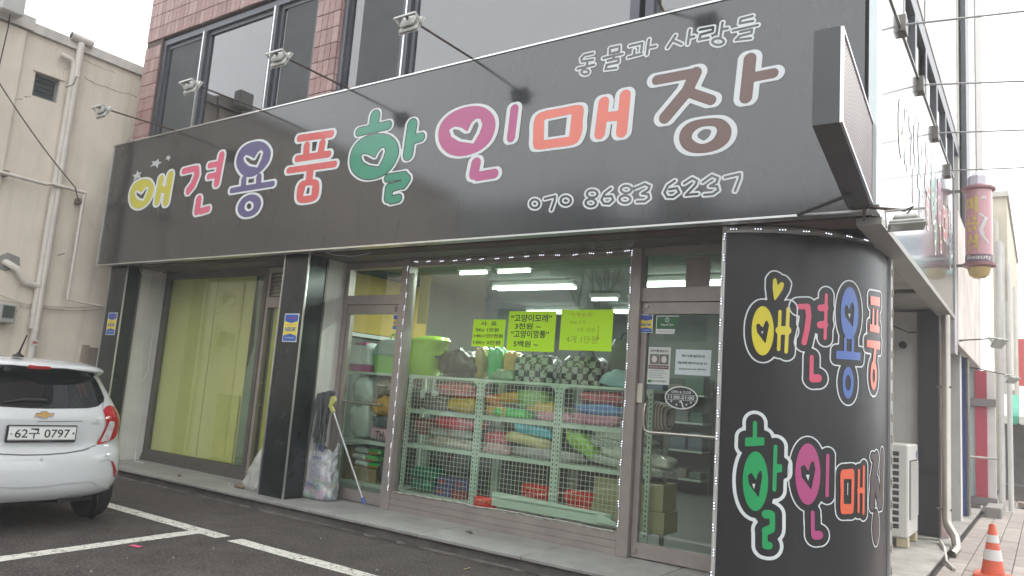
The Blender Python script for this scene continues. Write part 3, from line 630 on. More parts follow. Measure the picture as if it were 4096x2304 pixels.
m_sign2 = mat('pillar_black', (.020, .020, .022), rough=.5, var=.2, vs=.8, spec=.25, coat=.45, crough=.22, streak=.25)
mb.prism(poly, lambda u, v, d: (u, v, d), ZS, 2.93); o = mb.build('panel', m_sign2, cp, smooth=30)
mb = MB()
for i in range(len(CV)-1):
    a, b = curve3(CL[i], 0, .012), curve3(CL[i+1]-1e-6, 0, .012); c, d = curve3(CL[i], 0, -.03), curve3(CL[i+1]-1e-6, 0, -.03)
    v = [(*q[:2], zz) for zz in (2.935, 2.985) for q in (a, b, d, c)]; mb.add(v, [(0, 1, 5, 4), (3, 2, 1, 0), (4, 5, 6, 7), (2, 3, 7, 6)])
mb.build('top_band', m_trim, cp)
mb = MB(); mb.box(-2.115, -2.085, 5.915, 5.96, ZS, 2.985); mb.build('edge_trim', mat('pale_trim', (.62, .62, .60), rough=.35, metal=.5), cp)
mb = MB(); mb.box(-1.10, -1.062, 7.19, 7.31, ZS, 2.985); mb.build('edge_trim', m_trim, cp)
mb = MB(); mb.box(-2.115, -2.095, 5.962, 6.55, ZS, 2.985); mb.build('return_panel', m_alu, cp)
H1, H2 = zm(2900, 1060, 2.3368), zm(2900, 1640, 2.1956)
PIL = [
 (H1, [('cyel', [('p', ell(352,615,103,230)), ('hp', [(356,590),(315,545),(290,560),(300,630),(378,738),(412,560),(390,510),(365,550)]), S(16,(513,435),(500,790)), S(17,(590,408),(570,812)), S(40,(512,612),(578,612)), ('p', [(492,195),(480,130),(462,122),(447,140),(445,220),(460,340),(500,290),(540,225),(552,178),(535,158),(515,165)])])], .052, .011),
 (H1, [('cpink', [S(26,(688,390),(770,388),(780,480),(765,600),(737,725)), S(15,(945,280),(932,685)), S(32,(890,402),(935,398)), S(34,(888,560),(930,555)), S(19,(808,860),(805,1050)), S(38,(820,1060),(868,1058))])], .048, .011),
 (H1, [('blue', [('p', ell(1160,450,82,245)), ('hp', [(1158,425),(1135,365),(1112,400),(1118,480),(1190,580),(1205,400),(1190,345),(1168,370)]), S(12,(1122,690),(1120,800)), S(12,(1192,690),(1190,800)), ('p', [(1038,800),(1265,820),(1260,893),(1035,877)]), ('p', ell(1147,1100,52,150)), ('hp', ell(1147,1100,26,75))])], .046, .011),
 (H1, [('orange', [('p', [(1355,288),(1445,305),(1442,390),(1355,370)]), S(8,(1383,420),(1380,560)), S(8,(1420,435),(1418,570)), ('p', [(1348,550),(1440,575),(1438,640),(1348,620)]), ('p', [(1320,700),(1447,715),(1443,795),(1320,765)]), S(11,(1400,780),(1390,900)), ('p', ell(1385,1030,30,140)), ('hp', ell(1385,1035,12,65))])], .044, .014),
 (H2, [('green2', [S(18,(263,112),(262,260)), ('p', [(178,240),(345,240),(345,310),(175,320)]), ('p', ell(267,625,111,262)), ('hp', [(272,620),(235,550),(200,570),(210,650),(295,770),(327,580),(315,520),(288,560)]), S(17,(443,320),(432,700)), ('p', [(450,475),(500,475),(500,545),(450,550)]),
    S(24,(350,915),(415,915),(415,1030),(350,1055),(350,1195),(388,1190)), S(38,(360,915),(390,915)), S(38,(360,1060),(400,1045)), S(34,(370,1190),(385,1190))])], .052, .026),
 (H2, [('magenta', [('p', ell(725,562,110,270)), ('hp', [(730,540),(695,478),(662,500),(672,590),(755,700),(792,520),(775,440),(748,470)]), S(15,(900,400),(893,750)), S(17,(767,900),(770,1085)), S(38,(790,1100),(825,1098))])], .048, .010),
 (H2, [('orange', [('c', [(1020,530),(1070,520),(1125,522),(1132,600),(1130,720),(1127,840),(1118,905),(1070,912),(1020,908),(1010,840),(1012,720),(1010,600)]), ('hp', [(1040,605),(1108,605),(1105,825),(1040,825)]), S(9,(1172,530),(1168,890)), S(9,(1215,500),(1212,905)), S(24,(1172,705),(1212,705))])], .042, .010),
 (H2, [('dbrown', [S(20,(1290,410),(1325,425),(1300,600),(1288,830)), S(16,(1325,640),(1352,820)), S(12,(1376,390),(1368,820)), ('p', ell(1320,1030,26,145))])], .018, .010),
]
for z, gl, gap, w in PIL:
    for colr, items in gl:
        g = Glyph(items, z, tocurve); b = MB(); lo, hi = g.lo-.1, g.hi+.1; hi[0] = min(hi[0], CL[-1]-.005)
        fill(b, lambda X, Y: np.maximum(g.d(X, Y)-gap-w, -(g.d(X, Y)-gap)), lo, hi, .009, curve3, 0, merge=False)
        fill(b, lambda X, Y: g.d(X, Y), lo, hi, .009, curve3, 1, merge=False)
        b.build('letter', [m_white, LC[colr]], cp)
b = MB()
for z, tri in ((H1, [(338,620),(358,620),(348,645)]), (H1, [(1150,457),(1168,457),(1160,495)]), (H2, [(238,648),(265,648),(255,695)]), (H2, [(708,568),(740,568),(728,620)]), (H2, [(1072,640),(1078,640),(1076,745),(1072,745)])):
    b.add([curve3(*tocurve(*z(*q))) for q in tri], [tuple(range(len(tri)))[::-1]])
b.build('white_fleck', m_white, cp)

# ================================================================== LED LIGHT STRINGS (lit)
m_case = mat('led_case', (.20, .20, .20), rough=.3, var=.1)
m_led = mat('led_lit', (.9, .9, 1), emit=(.86, .88, 1.0), es=0.8, var=0); m_ledo = mat('led_unlit', (.55, .5, .35), rough=.2, var=.2)
m_cable = mat('white_cable', (.6, .6, .58), rough=.6)
def led_mesh(ml):
    _b = MB(); _b.bbox(-.034, .034, -.007, 0, -.0085, .0085, .003)
    for x in (-.022, 0, .022):
        _b.lathe([(.0055, 0), (.0055, -.005), (.003, -.007)], (x, -.0072, 0), n=8, axis=1, m=1)
    o = _b.build('led_module', [m_case, ml]); me = o.data; bpy.data.objects.remove(o); return me
led_me, led_off = led_mesh(m_led), led_mesh(m_ledo)
def led_string(label, pts, loc, normals, lit=True):
    t = thing('led_light_string', label, 'led lights', loc); b = MB(); 
    cab = [np.array(p)+np.array(nn)*.004 for p, nn in zip([q[0] for q in pts], normals)]
    if len(cab) > 1: b.tube(cab, .0035, n=5); b.build('cable', m_cable, t)
    for (p, ang), nn in zip(pts, normals):
        o = bpy.data.objects.new('led_module', led_me if lit else led_off); COL.objects.link(o); o.parent = t; org = ORG[t.name]
        ny = -Vector(nn).normalized(); zz = Vector((0, 0, 1)); xx = ny.cross(zz).normalized()
        M = Matrix((xx, ny, zz)).transposed().to_4x4() @ Matrix.Rotation(ang, 4, 'Y')
        o.matrix_local = Matrix.Translation(Vector(p)-Vector(org)) @ M
F = (0, -1, 0); hv = math.pi/2; rnd = lambda a: random.uniform(-a, a)
def seq(a, b, n, ang, jit=.008):
    a, b = np.array(a, float), np.array(b, float)
    return [(tuple(a+(b-a)*i/(n-1)+np.array([rnd(jit), 0, rnd(jit)])), ang+rnd(.14)) for i in range(n)]
q = seq((-6.085, YG-.091, 2.88), (-6.085, YG-.091, .37), 17, hv); led_string('lit LED modules running down the post left of the shop window', q, q[-1][0], [F]*len(q))
q = seq((-5.99, YG-.071, 2.955), (-3.27, YG-.071, 2.955), 15, 0); led_string('lit LED modules running along the top edge of the shop window', q, q[0][0], [F]*len(q))
q = seq((-3.205, YG-.091, 2.94), (-3.205, YG-.091, .42), 15, hv); led_string('lit LED modules running down the post right of the shop window', q, q[-1][0], [F]*len(q))
q = seq((-6.0, YG-.055, .337), (-3.3, YG-.055, .337), 20, 0); led_string('LED modules lying along the sill below the shop window', q, q[0][0], [(0, -.5, .85)]*len(q), False)
q = seq((-2.10, 5.914, 2.90), (-2.10, 5.914, .25), 16, hv); led_string('lit LED modules running down the left edge of the corner pillar', q, q[-1][0], [F]*len(q))
pts = []; nrm = []
for u in np.linspace(.06, CL[-1]-.08, 10):
    i = int(np.clip(np.searchsorted(CL, u)-1, 0, len(CV)-2)); e = CV[i+1]-CV[i]; e = e/np.hypot(*e); pts.append((curve3(u, 2.96, .014), rnd(.1))); nrm.append((e[1], -e[0], 0))
led_string('lit LED modules along the curved top of the corner pillar', pts, pts[0][0], nrm)
q = [((-1.058, 7.235+rnd(.01), z), hv+rnd(.1)) for z in np.linspace(2.8, .3, 15)]; led_string('LED modules running down the right edge of the corner pillar', q, q[-1][0], [(.9, -.45, 0)]*len(q), False)

# ================================================================== FLOODLIGHTS ON ARMS
m_fl = mat('flood_housing', (.46, .46, .43), rough=.5, var=.15, vs=12); m_flg = mat('flood_lens', (.48, .50, .46), rough=.2, var=.1, coat=.5); m_rust = mat('rusty_arm', (.12, .085, .07), rough=.6, metal=.4, var=.35, vs=20)
def floodlight(base, head, label, s=1.0, face=(0, .90, -.45), group=None, fl=None):
    base = np.array(base, float); head = np.array(head, float); t = thing('floodlight', label, 'floodlight', base, group)
    d = (head-base)/np.linalg.norm(head-base)
    b = MB(); b.tube([base, head], .011*s, n=8); b.build('arm', m_rust, t, smooth=True)
    b = MB(); b.box(base[0]-.10*s, base[0]+.10*s, base[1]-.03, base[1]+.05, base[2]-.008, base[2]+.006); b.build('mounting_plate', m_alud, t)
    nz = Vector(face).normalized(); xx = (nz.cross(Vector((0, 0, 1))) if abs(nz.z) < .999 else Vector((1, 0, 0))).normalized()
    if fl: xx = Vector(fl); xx = (xx-nz*xx.dot(nz)).normalized()
    yy = nz.cross(xx); M = Matrix.Translation(Vector(head)+nz*.09*s) @ Matrix((xx, yy, nz)).transposed().to_4x4()
    W, Hh, D = .115*s, .09*s, .026*s
    b = MB(); k = len(b.v); b.bbox(-W, W, -Hh, Hh, -.002, D, .012*s); b.bbox(-W*.75, W*.75, -Hh*.7, Hh*.7, -.05*s, -.003, .02*s); b.bbox(-W*1.04, W*1.04, -Hh*1.05, Hh*1.05, D, D+.012*s, .004)
    b.xf(k, M); b.build('housing', m_fl, t)
    b = MB(); b.box(-W*.9, W*.9, -Hh*.88, Hh*.88, D+.0121*s, D+.015*s); b.xf(0, M); b.build('lens', m_flg, t)
    b = MB(); b.box(-W*1.16, -W*1.08, -.014*s, .014*s, -.09*s, .03*s); b.box(W*1.08, W*1.16, -.014*s, .014*s, -.09*s, .03*s); b.box(-W*1.16, W*1.16, -.014*s, .014*s, -.1*s, -.09*s); b.xf(0, M); b.build('bracket', m_fl, t)
    b = MB(); b.tube([M @ Vector((0, 0, -.05*s)), M @ Vector((.05*s, .05*s, -.1*s)), tuple(head)], .006*s, n=6); b.build('lead', m_dark, t, smooth=True)
    return t
FL = [(R1(885, 660), R1(490, 535)), (R2(30, 550), R1(935, 408)), (R2(470, 450), R2(92, 262)), (R2(1095, 303), R2(748, 80)), (R3(768, 60), R3(690, -30))]
names = ['leftmost floodlight on an arm, in front of the beige wall', 'floodlight on an arm below the first upper window, second from the left', 'floodlight on an arm before the screened pane, left of the tiled pier', 'large looking floodlight on an arm before the wide upper window pane', 'floodlight arm above the small white letters of the signboard']
for (pb, ph), nm in zip(FL, names):
    B0 = at(pb, 1, YS+.03); B0[2] = ZST+.03
    hd = at(ph, 0, B0[0])
    if nm.startswith('floodlight arm above'): hd = B0+np.array([0, -1.15, .42])
    floodlight(B0, hd, nm, group='floodlights on arms along the signboard top')
B0 = np.array([-1.0, 5.74, 3.03]); hd = at(R4(690, 1050), 0, -.62)
floodlight(np.array([-1.02, 5.76, 3.02]), np.array(at(R4(690, 1058), 1, 5.62)), 'floodlight facing down on an arm at the lower corner of the signboard', .95, face=(.08, -.05, -1), fl=(1, .2, 0))

# ================================================================== LED MATRIX BOARD ON THE CORNER (it slopes down towards the wall)
XM = -.965
q4 = [at(R4(*p), 0, XM) for p in ((377, 128), (537, 632), (527, 1035), (369, 612))]
yn, yf = float(q4[0][1]+q4[3][1])/2, min(5.725, float(q4[1][1]+q4[2][1])/2); hb = float(q4[0][2]-q4[3][2]+q4[1][2]-q4[2][2])/2
zn, zf = float(q4[3][2]), float(q4[2][2])
mx = thing('led_matrix_board', 'dark projecting LED dot display box at the right end of the signboard', 'display', (XM-.12, (yn+yf)/2, zf))
def mpt(x, t, h): return (x, yn+(yf-yn)*t, zn+(zf-zn)*t+hb*h)
def mbox(b, x0, x1, t0, t1, h0, h1, m=0):
    v = [mpt(x, t, h) for h in (h0, h1) for t in (t0, t1) for x in (x0, x1)]; b.add(v, [(0, 2, 3, 1), (4, 5, 7, 6), (0, 1, 5, 4), (2, 6, 7, 3), (0, 4, 6, 2), (1, 3, 7, 5)], m)
b = MB(); mbox(b, XM-.17, XM-.012, 0, 1, 0, 1); mbox(b, XM-.16, XM-.02, .01, .06, 1.001, 1.02); b.build('cabinet', mat('cabinet_grey', (.07, .072, .075), rough=.5, var=.12), mx)
b = MB(); e = .02; k_ = .03; mbox(b, XM-.011, XM+.006, 0, e, 0, 1); mbox(b, XM-.011, XM+.006, 1-e, 1, 0, 1); mbox(b, XM-.011, XM+.006, e, 1-e, 0, k_); mbox(b, XM-.011, XM+.006, e, 1-e, 1-k_, 1); b.build('frame', m_trim, mx)
b = MB(); mbox(b, XM-.011, XM-.004, e, 1-e, k_, 1-k_); b.build('screen', mat('matrix_face', (.05, .04, .045), rough=.5), mx)
b = MB(); ny, nz_ = 36, 22
for i in range(ny):
    for j in range(nz_):
        t, h = e+(1-2*e)*(i+.5)/ny, k_+(1-2*k_)*(j+.5)/nz_; c = mpt(XM-.0035, t, h); r = .0085
        b.add([(c[0], c[1]-r, c[2]), (c[0], c[1], c[2]-r), (c[0], c[1]+r, c[2]), (c[0], c[1], c[2]+r), (c[0]+.006, c[1], c[2])], [(0, 1, 4), (1, 2, 4), (2, 3, 4), (3, 0, 4)])
tag(b.build('pixel_dots', mat('matrix_dot', (.30, .25, .27), rough=.35, var=.05), mx), kind='stuff')
b = MB(); b.tube([at(R4(150, 1080), 1, YS-.03), mpt(XM-.1, .8, -.02)], .014); b.tube([mpt(XM-.05, .97, -.02), mpt(XM-.05, .97, -.2)], .01); b.build('stay', m_dark, mx)
# ================================================================== NEIGHBOUR ON THE LEFT (beige rendered wall with pipes)
XL = -12.3
m_stuc = mat('beige_render', (.71, .64, .54), rough=.95, var=.10, vs=1.1, bump=.25, bs=45, streak=.22)
m_cop = mat('coping', (.58, .56, .52), rough=.85, var=.15, vs=3, streak=.3)
m_pipe = mat('pvc_pipe', (.64, .60, .54), rough=.5, var=.10, vs=4, streak=.2)
lb = thing('rendered_building', 'beige rendered building with cracked wall and white drain pipes left of the shop', 'building', (-16, 3, 0))
tl_ = lambda p, off=0.0: at(p, 0, XL+off)
mb = MB()
wy0, wy1, wz0, wz1 = tl_(R1(168, 0))[1], 0, 0, 0
a, c = tl_(R1(180, 360)), tl_(R1(278, 518)); wy0, wy1, wz0, wz1 = a[1], c[1]+.02, c[2], a[2]
mb.box(XL-6, XL, -3, wy0, 0, 6.32); mb.box(XL-6, XL, wy1, 15, 0, 6.32); mb.box(XL-6, XL, wy0, wy1, 0, wz0); mb.box(XL-6, XL, wy0, wy1, wz1, 6.32)
mb.build('wall', m_stuc, lb)
yp = tl_(R1(112, 250))[1]
b = MB(); b.box(XL+.001, XL+.05, -3, yp, 0, 6.30); b.build('pilaster', m_stuc, lb)
b = MB(); ys_ = tl_(R1(158, 160))[1]; b.box(XL-6.05, XL+.10, -3.02, ys_, 6.325, 6.52); b.box(XL-6.03, XL+.06, ys_+.001, 15, 6.325, 6.47); b.build('roof_coping', m_cop, lb)
w = MB(); f = .035; w.box(XL-.12, XL-.06, wy0, wy1, wz0, wz0+f); w.box(XL-.12, XL-.06, wy0, wy1, wz1-f, wz1); w.box(XL-.12, XL-.06, wy0, wy0+f, wz0+f, wz1-f); w.box(XL-.12, XL-.06, wy1-f, wy1, wz0+f, wz1-f)
win = w.build('window', mat('old_window_frame', (.16, .17, .16), rough=.6), lb)
for k in range(4):
    z = wz0+f+k*(wz1-wz0-2*f)/4; b = MB(); b.box(XL-.10, XL-.085, wy0+f, wy1-f, z+.004, z+(wz1-wz0-2*f)/4-.004); b.build('slat', mat('dark_slat', (.05, .06, .06), rough=.3, var=.25), win)
b = MB(); b.box(XL+.001, XL+.03, wy0-.04, wy1+.05, wz1+.002, wz1+.05); b.build('lintel', m_stuc, lb)
def pipe(name, pts, r, label=None, m=m_pipe, par=lb, coll=()):
    b = MB(); b.tube(pts, r, n=14)
    for q in coll:
        q = np.array(q); b.tube([q-np.array([0, 0, .035]), q+np.array([0, 0, .035])], r*1.14, n=14)
    o = b.build(name, m, par, smooth=True)
    if label: o['label'] = label
    return o
PX = .09
p1y = tl_(R1(405, 250), PX)[1]; zt1 = tl_(R1(405, 215), PX)[2]
pipe('drain_pipe', [(XL+PX, p1y, .0), (XL+PX, p1y, zt1)], .052, 'thick pale drain pipe with a tee on top', coll=[(XL+PX, p1y, 5.9), (XL+PX, p1y, 2.95), (XL+PX, p1y, 1.95)])
b = MB(); b.tube([(XL+PX, p1y-.16, zt1+.06), (XL+PX, p1y+.16, zt1+.05)], .062, n=14); b.tube([(XL+PX, p1y-.1605, zt1+.06), (XL+PX, p1y-.165, zt1+.06)], .05, n=14, m=1); b.build('pipe_tee', [m_pipe, m_dark], lb, smooth=True)
p2y = tl_(R1(362, 400), PX)[1]; z2 = tl_(R1(360, 300), PX)[2]
b2 = tl_(R5(258, 215), PX)[2]
pipe('drain_pipe', [(XL+PX, p2y, b2), (XL+PX, p2y, z2-.10), (XL+PX, p2y-.02, z2-.03), (XL+PX, p2y-.08, z2), (XL+PX, p2y-.22, z2+.01)], .042, 'thinner drain pipe bent to the side at its top', coll=[(XL+PX, p2y, 3.9), (XL+PX, p2y, 2.6), (XL+PX, p2y, 2.2)])
e0, e1, e2 = tl_(R1(30, 1320), .03), tl_(R1(120, 1420), PX), tl_(R1(195, 1440), PX)
pipe('drain_pipe', [e0+np.array([-.05, 0, 0]), e0, (e0+e1)/2+np.array([.05, 0, .05]), e1, e2], .05, 'elbow of drain pipe coming out of the wall')
b = MB(); k = np.array([tl_(R1(*p), .012)[1:] for p in [(-10,1290),(40,1270),(100,1295),(100,1340),(70,1350),(30,1365),(-10,1350)]]); b.prism([tuple(q) for q in k], lambda u, v, d: (d, u, v), XL+.0005, XL+.010); b.build('mortar_patch', m_conc, lb)
h0, h1, h2, h3 = tl_(R1(-60, 850), .16), tl_(R1(235, 928), .16), tl_(R1(262, 925), .16), tl_(R1(437, 973), .16)
pipe('conduit', [h0, h1, h2, h3], .026, 'horizontal white conduit across the wall')
h4, h5 = tl_(R1(420, 1000), .16), tl_(R5(340, 60), .16); h6 = tl_(R5(525, 95), .16)
pipe('conduit', [h3+np.array([0, -.02, 0]), h4, h5, h6], .022, 'thin conduit running down and then level')
b = MB()
for pp in ((R1(20, 875)), (R1(395, 1015))): q = tl_(pp, .08); b.box(XL+.001, XL+.17, q[1]-.03, q[1]+.03, q[2]-.035, q[2]+.045)
tag(b.build('pipe_clip', mat('rust_clip', (.25, .2, .17), rough=.8, var=.3), lb), kind='stuff')
def wire(pts, r, m=m_dark, sag=0.0, n=10, name='wire'):
    P_ = [np.array(p, float) for p in pts]; out = []
    for i in range(len(P_)-1):
        for k in range(n): t = k/n; q = P_[i]*(1-t)+P_[i+1]*t; q = q-np.array([0, 0, sag*4*t*(1-t)]); out.append(q)
    out.append(P_[-1]); b = MB(); b.tube(out, r, n=5); return b
wire([tl_(R1(-40, 360), .3), tl_(R1(380, 945), .2), tl_(R1(410, 1015), .18)], .010, sag=.06).build('power_cable', mat('grey_cable', (.10, .09, .085), rough=.7), lb, smooth=True)
wire([tl_(R1(432, 1010), .17), tl_(R1(505, 1200), .17)], .005, sag=.03).build('thin_cable', m_cable, lb, smooth=True)
for pa, pb in (((-10, 60), (525, 92)), ((-10, 30), (320, 108)), ((100, 85), (520, 105)), ((0, 190), (110, 85))): wire([tl_(R5(*pa), .05), tl_(R5(*pb), .05)], .006, sag=.05).build('thin_cable', mat('beige_cable', (.42, .38, .32), rough=.7), lb, smooth=True)
wire([tl_(R1(330, 440), .16), tl_(R1(370, 425), .17), tl_(R1(385, 385), .16)], .006).build('wire_tie', m_dark, lb); wire([tl_(R1(290, 1285), .15), tl_(R1(325, 1275), .15)], .006).build('wire_tie', m_dark, lb)
def crack(pts, w=.008):
    b = MB(); P_ = [tl_(R1(*p), .0015) for p in pts]; o = []; random.seed(len(pts))
    Q = []
    for i in range(len(P_)-1):
        for k in range(4): t = k/4; Q.append(P_[i]*(1-t)+P_[i+1]*t+np.array([0, rnd(.012), rnd(.012)]))
    for q in Q: ww = w*random.uniform(.4, 1); o += [(q[0], q[1], q[2]-ww), (q[0], q[1]+ww*.3, q[2]+ww)]
    b.add(o, [(2*i, 2*i+1, 2*i+3, 2*i+2) for i in range(len(Q)-1)]); b.build('crack', mat('crack_dark', (.20, .17, .14), rough=.95), lb)
crack([(75,498),(110,500),(125,487),(165,486)]); crack([(270,375),(300,400),(318,395),(318,350),(340,345)]); crack([(425,390),(480,425),(540,440),(590,462),(640,470),(700,495)]); crack([(640,712),(665,690),(668,650)]); crack([(420,300),(520,345),(600,370)], .004)
mq = [tl_(R5(-25, 75), .0), tl_(R5(40, 180), .0)]
b = MB(); b.bbox(XL+.05, XL+.22, mq[0][1], mq[1][1], mq[1][2], mq[0][2], .015); me_ = b.build('meter_box', mat('meter_grey', (.36, .36, .33), rough=.6), lb)
b = MB(); b.box(XL+.2205, XL+.226, mq[0][1]+.03, mq[1][1]-.03, mq[1][2]+.07, mq[0][2]-.03); b.build('dial_window', mat('meter_dark', (.09, .1, .09), rough=.15), me_)
sq = [tl_(R5(138, 255), PX+.055), tl_(R5(168, 290), PX+.055)]
b = MB(); b.box(XL+PX+.053, XL+PX+.056, p1y-.045, p1y+.045, sq[1][2], sq[0][2]); b.build('pipe_sticker', mat('sticker_white', (.6, .58, .55), rough=.5), lb)
b = MB(); b.box(XL+PX+.0565, XL+PX+.058, p1y-.03, p1y+.03, sq[1][2]+.03, sq[0][2]-.03); b.build('sticker_emblem', mat('sticker_red', (.45, .05, .05), rough=.5), lb)
u0, u1 = tl_(R5(412, 285)), tl_(R5(500, 390)); b = MB(); b.box(XL+.001, XL+.05, u0[1], u0[1]+.1, u1[2]-.5, u0[2]); b.box(XL+.001, XL+.03, u0[1]+.1, u1[1]+.2, u1[2]-.5, u0[2]-.03); b.build('hatch_panel', mat('brown_hatch', (.30, .255, .21), rough=.9, var=.25), lb)
q = tl_(R1(22, 40)); b = MB(); b.bbox(XL+.15, XL+.35, q[1]-.16, q[1]+.14, q[2]-.16, q[2]+.16, .02); bx = b.build('roof_lamp', mat('lamp_grey', (.45, .45, .43), rough=.5), lb)
b = MB(); b.tube([(XL+.25, q[1], q[2]-.16), (XL+.2, q[1]+.02, q[2]-.35), (XL+.12, q[1], q[2]-1.4), (XL+.1, q[1]-.05, q[2]-2.6)], .008, n=6); b.tube([(XL+.25, q[1]-.1605, q[2]), (XL+.25, q[1]-.166, q[2])], .05, n=10); b.build('lamp_lead', m_dark, bx, smooth=True)

# ================================================================== ACROSS THE PARKING (mirrored in sign and glass)
m_far = mat('far_wall_grey', (.26, .26, .25), rough=.9, var=.15, vs=.3, streak=.2); m_farw = mat('far_window', (.03, .035, .04), rough=.1, var=.2)
for (x0, x1, y, h, c, nm) in ((-60, -33, -17, 7.5, (.32, .30, .28), 'low grey building across the parking lot, mirrored at the far left'), (-32.5, -17.5, -18, 10.5, (.36, .37, .36), 'grey three storey building across the parking lot behind the bare trees'), (-17, 0, -17, 9.0, (.17, .165, .16), 'dark brown building across the parking lot behind the camera'), (1, 22, -18, 8.0, (.22, .21, .20), 'greyish building across the parking lot furthest along the street')):
    t = thing('facing_building', nm, 'building', ((x0+x1)/2, y, 0)); mm = mat('far_wall_%d' % int(x0), c, rough=.9, var=.15, vs=.3, streak=.2)
    b = MB(); b.box(x0, x1, y-10, y, 0, h); b.box(x0-.1, x1+.1, y-10, y+.15, h+.001, h+.3); b.box(x0+3, x0+5, y-4, y-2, h+.301, h+2.0); b.build('wall', mm, t)
    for j in range(int(h/3.2)):
        for i in range(int((x1-x0)/3)):
            g = MB(); xx = x0+.8+i*3; g.box(xx, xx+1.9, y+.002, y+.05, 1.2+j*3.1, 2.7+j*3.1); g.build('window', m_farw, t)
m_bark = mat('bark_grey', (.05, .045, .04), rough=.95, var=.3)
def bare_tree(x, y, h, seed, label):
    rs = random.Random(seed); t = thing('bare_tree', label, 'tree', (x, y, 0), 'bare trees along the street'); b = MB(); c = MB()
    def br(p, d, L, r, k, mb_):
        d = d.normalized(); q = p+d*L*.5+Vector((rs.uniform(-.05, .05), rs.uniform(-.05, .05), 0))*L; e = p+d*L+Vector((0, 0, .05*L))
        mb_.tube([p, q, e], [r, r*.8, r*.62], n=5 if k else 8)
        if k >= 5: return
        for i in range(3 if k < 4 else 2):
            dd = (d+Vector((rs.uniform(-.8, .8), rs.uniform(-.8, .8), rs.uniform(-.15, .55)))).normalized(); br(e if i else q.lerp(e, .6), dd, L*rs.uniform(.6, .8), r*.58, k+1, c)
    br(Vector((x, y, 0)), Vector((.03, 0, 1)), h*.34, .13, 0, b); b.build('trunk', m_bark, t, smooth=True); c.build('crown', m_bark, t)
bare_tree(-19.5, -10, 8.5, 1, 'bare tree mirrored in the left part of the shop window'); bare_tree(-12.6, -9.5, 8.2, 5, 'bare tree mirrored in the right part of the shop window'); bare_tree(-27, -11, 8.5, 9, 'bare tree by the street furthest to the left, mirrored in the door')

# ================================================================== PARKED CAR (rear towards +X)
XR0, CYC = -7.24, 3.268
m_car = mat('car_white', (.57, .585, .59), rough=.25, var=.04, coat=1.0, crough=.03, vs=1); m_cglass = mat('car_glass', (.012, .013, .014), rough=.04, spec=.6, var=.1, coat=.6)
m_blk = mat('black_plastic', (.015, .015, .016), rough=.55, var=.1); m_rub = mat('tyre_rubber', (.018, .018, .018), rough=.85, var=.15); m_redl = mat('red_lens', (.42, .012, .02), rough=.12, var=.25, vs=14, coat=1); m_clr = mat('clear_lens', (.55, .52, .52), rough=.15, var=.25, vs=25, coat=1)
m_chr = mat('chrome', (.75, .75, .75), rough=.12, metal=1, var=.03); m_gold = mat('gold_emblem', (.50, .30, .10), rough=.35, metal=.6, var=.1); m_seam = mat('panel_gap', (.10, .105, .11), rough=.8)
KZ = np.array([.27, .30, .34, .42, .50, .60, .66, .70, .735, .78, .90, .985, 1.02, 1.10, 1.20, 1.30, 1.385, 1.405, 1.43, 1.46, 1.49, 1.51, 1.522])
KZ[-6:] += .02
KX = np.array([.10, .05, .02, .0, .0, .005, .02, .045, .075, .085, .085, .09, .10, .15, .22, .29, .345, .22, .215, .28, .45, .75, 1.2])
KF = np.array([3.48, 3.52, 3.55, 3.58, 3.58, 3.58, 3.57, 3.56, 3.54, 3.5, 3.35, 3.05, 2.92, 2.72, 2.48, 2.25, 2.06, 2.02, 1.96, 1.88, 1.78, 1.65, 1.45])
KW = 1.14*np.array([.70, .74, .765, .79, .797, .80, .80, .80, .797, .795, .79, .782, .775, .755, .725, .69, .655, .645, .63, .60, .53, .40, .2])
kx = lambda z: np.interp(z, KZ, KX); kf = lambda z: np.interp(z, KZ, KF); kw = lambda z: np.interp(z, KZ, KW)
NE, DR, DF = 3.4, .50, .9
def rear_x(y, z):       # distance forward of the rear-most plane at lateral y, height z
    w = kw(z); t = min(.9999, abs(y)/w); return float(kx(z)+DR*(1-(1-t**NE)**(1/NE)))
def side_y(xl, z):
    x0, x1, w = kx(z), kf(z), kw(z)
    if xl < x0+DR: t = min(1, max(0, 1-(xl-x0)/DR)); return float(w*(1-t**NE)**(1/NE))
    if xl > x1-DF: t = min(1, max(0, 1-(x1-xl)/DF)); return float(w*(1-t**2.6)**(1/2.6))
    return float(w)
car = thing('parked_car', 'white hatchback parked with its rear and right tail lamp towards the camera', 'car', (XR0-1.8, CYC, 0))
mb = MB(); NT = 20; rings = []
for z in np.concatenate([np.linspace(.27, .66, 10), np.linspace(.68, 1.37, 22), np.array([1.385, 1.395, 1.405, 1.418, 1.43, 1.445, 1.46, 1.475, 1.49, 1.50, 1.51, 1.517, 1.522])]):
    w, x0, x1 = kw(z), kx(z), kf(z); half = []
    for k in range(NT+1):
        th = math.pi/2*k/NT; y = w*math.sin(th)**(2/NE) if k else 0.0; x = x0+DR*(1-math.cos(th)**(2/NE)) if k < NT else x0+DR; half.append((x, y))
    xm0, xm1 = x0+DR, x1-DF
    mids = [(xm0+(xm1-xm0)*t, w) for t in (.25, .5, .75)] if xm1 > xm0+.05 else []
    fr_ = []
    for k in range(NT+1):
        th = math.pi/2*k/NT; y = w*math.cos(th)**(2/2.6) if k < NT else 0.0; x = max(xm1, xm0+.02)+ (DF if xm1 > xm0+.02 else max(.05, x1-xm0-.02))*(math.sin(th)**(2/2.6)) if k else max(xm1, xm0+.02); fr_.append((x, y))
    if not mids: mids = [(xm0+.005, w), (xm0+.01, w), (xm0+.015, w)]
    ring = half+mids+fr_; ring = ring+[(x, -y) for x, y in ring[-2:0:-1]]
    rings.append([(XR0-x, CYC+y, z) for x, y in ring])
nr = len(rings[0])
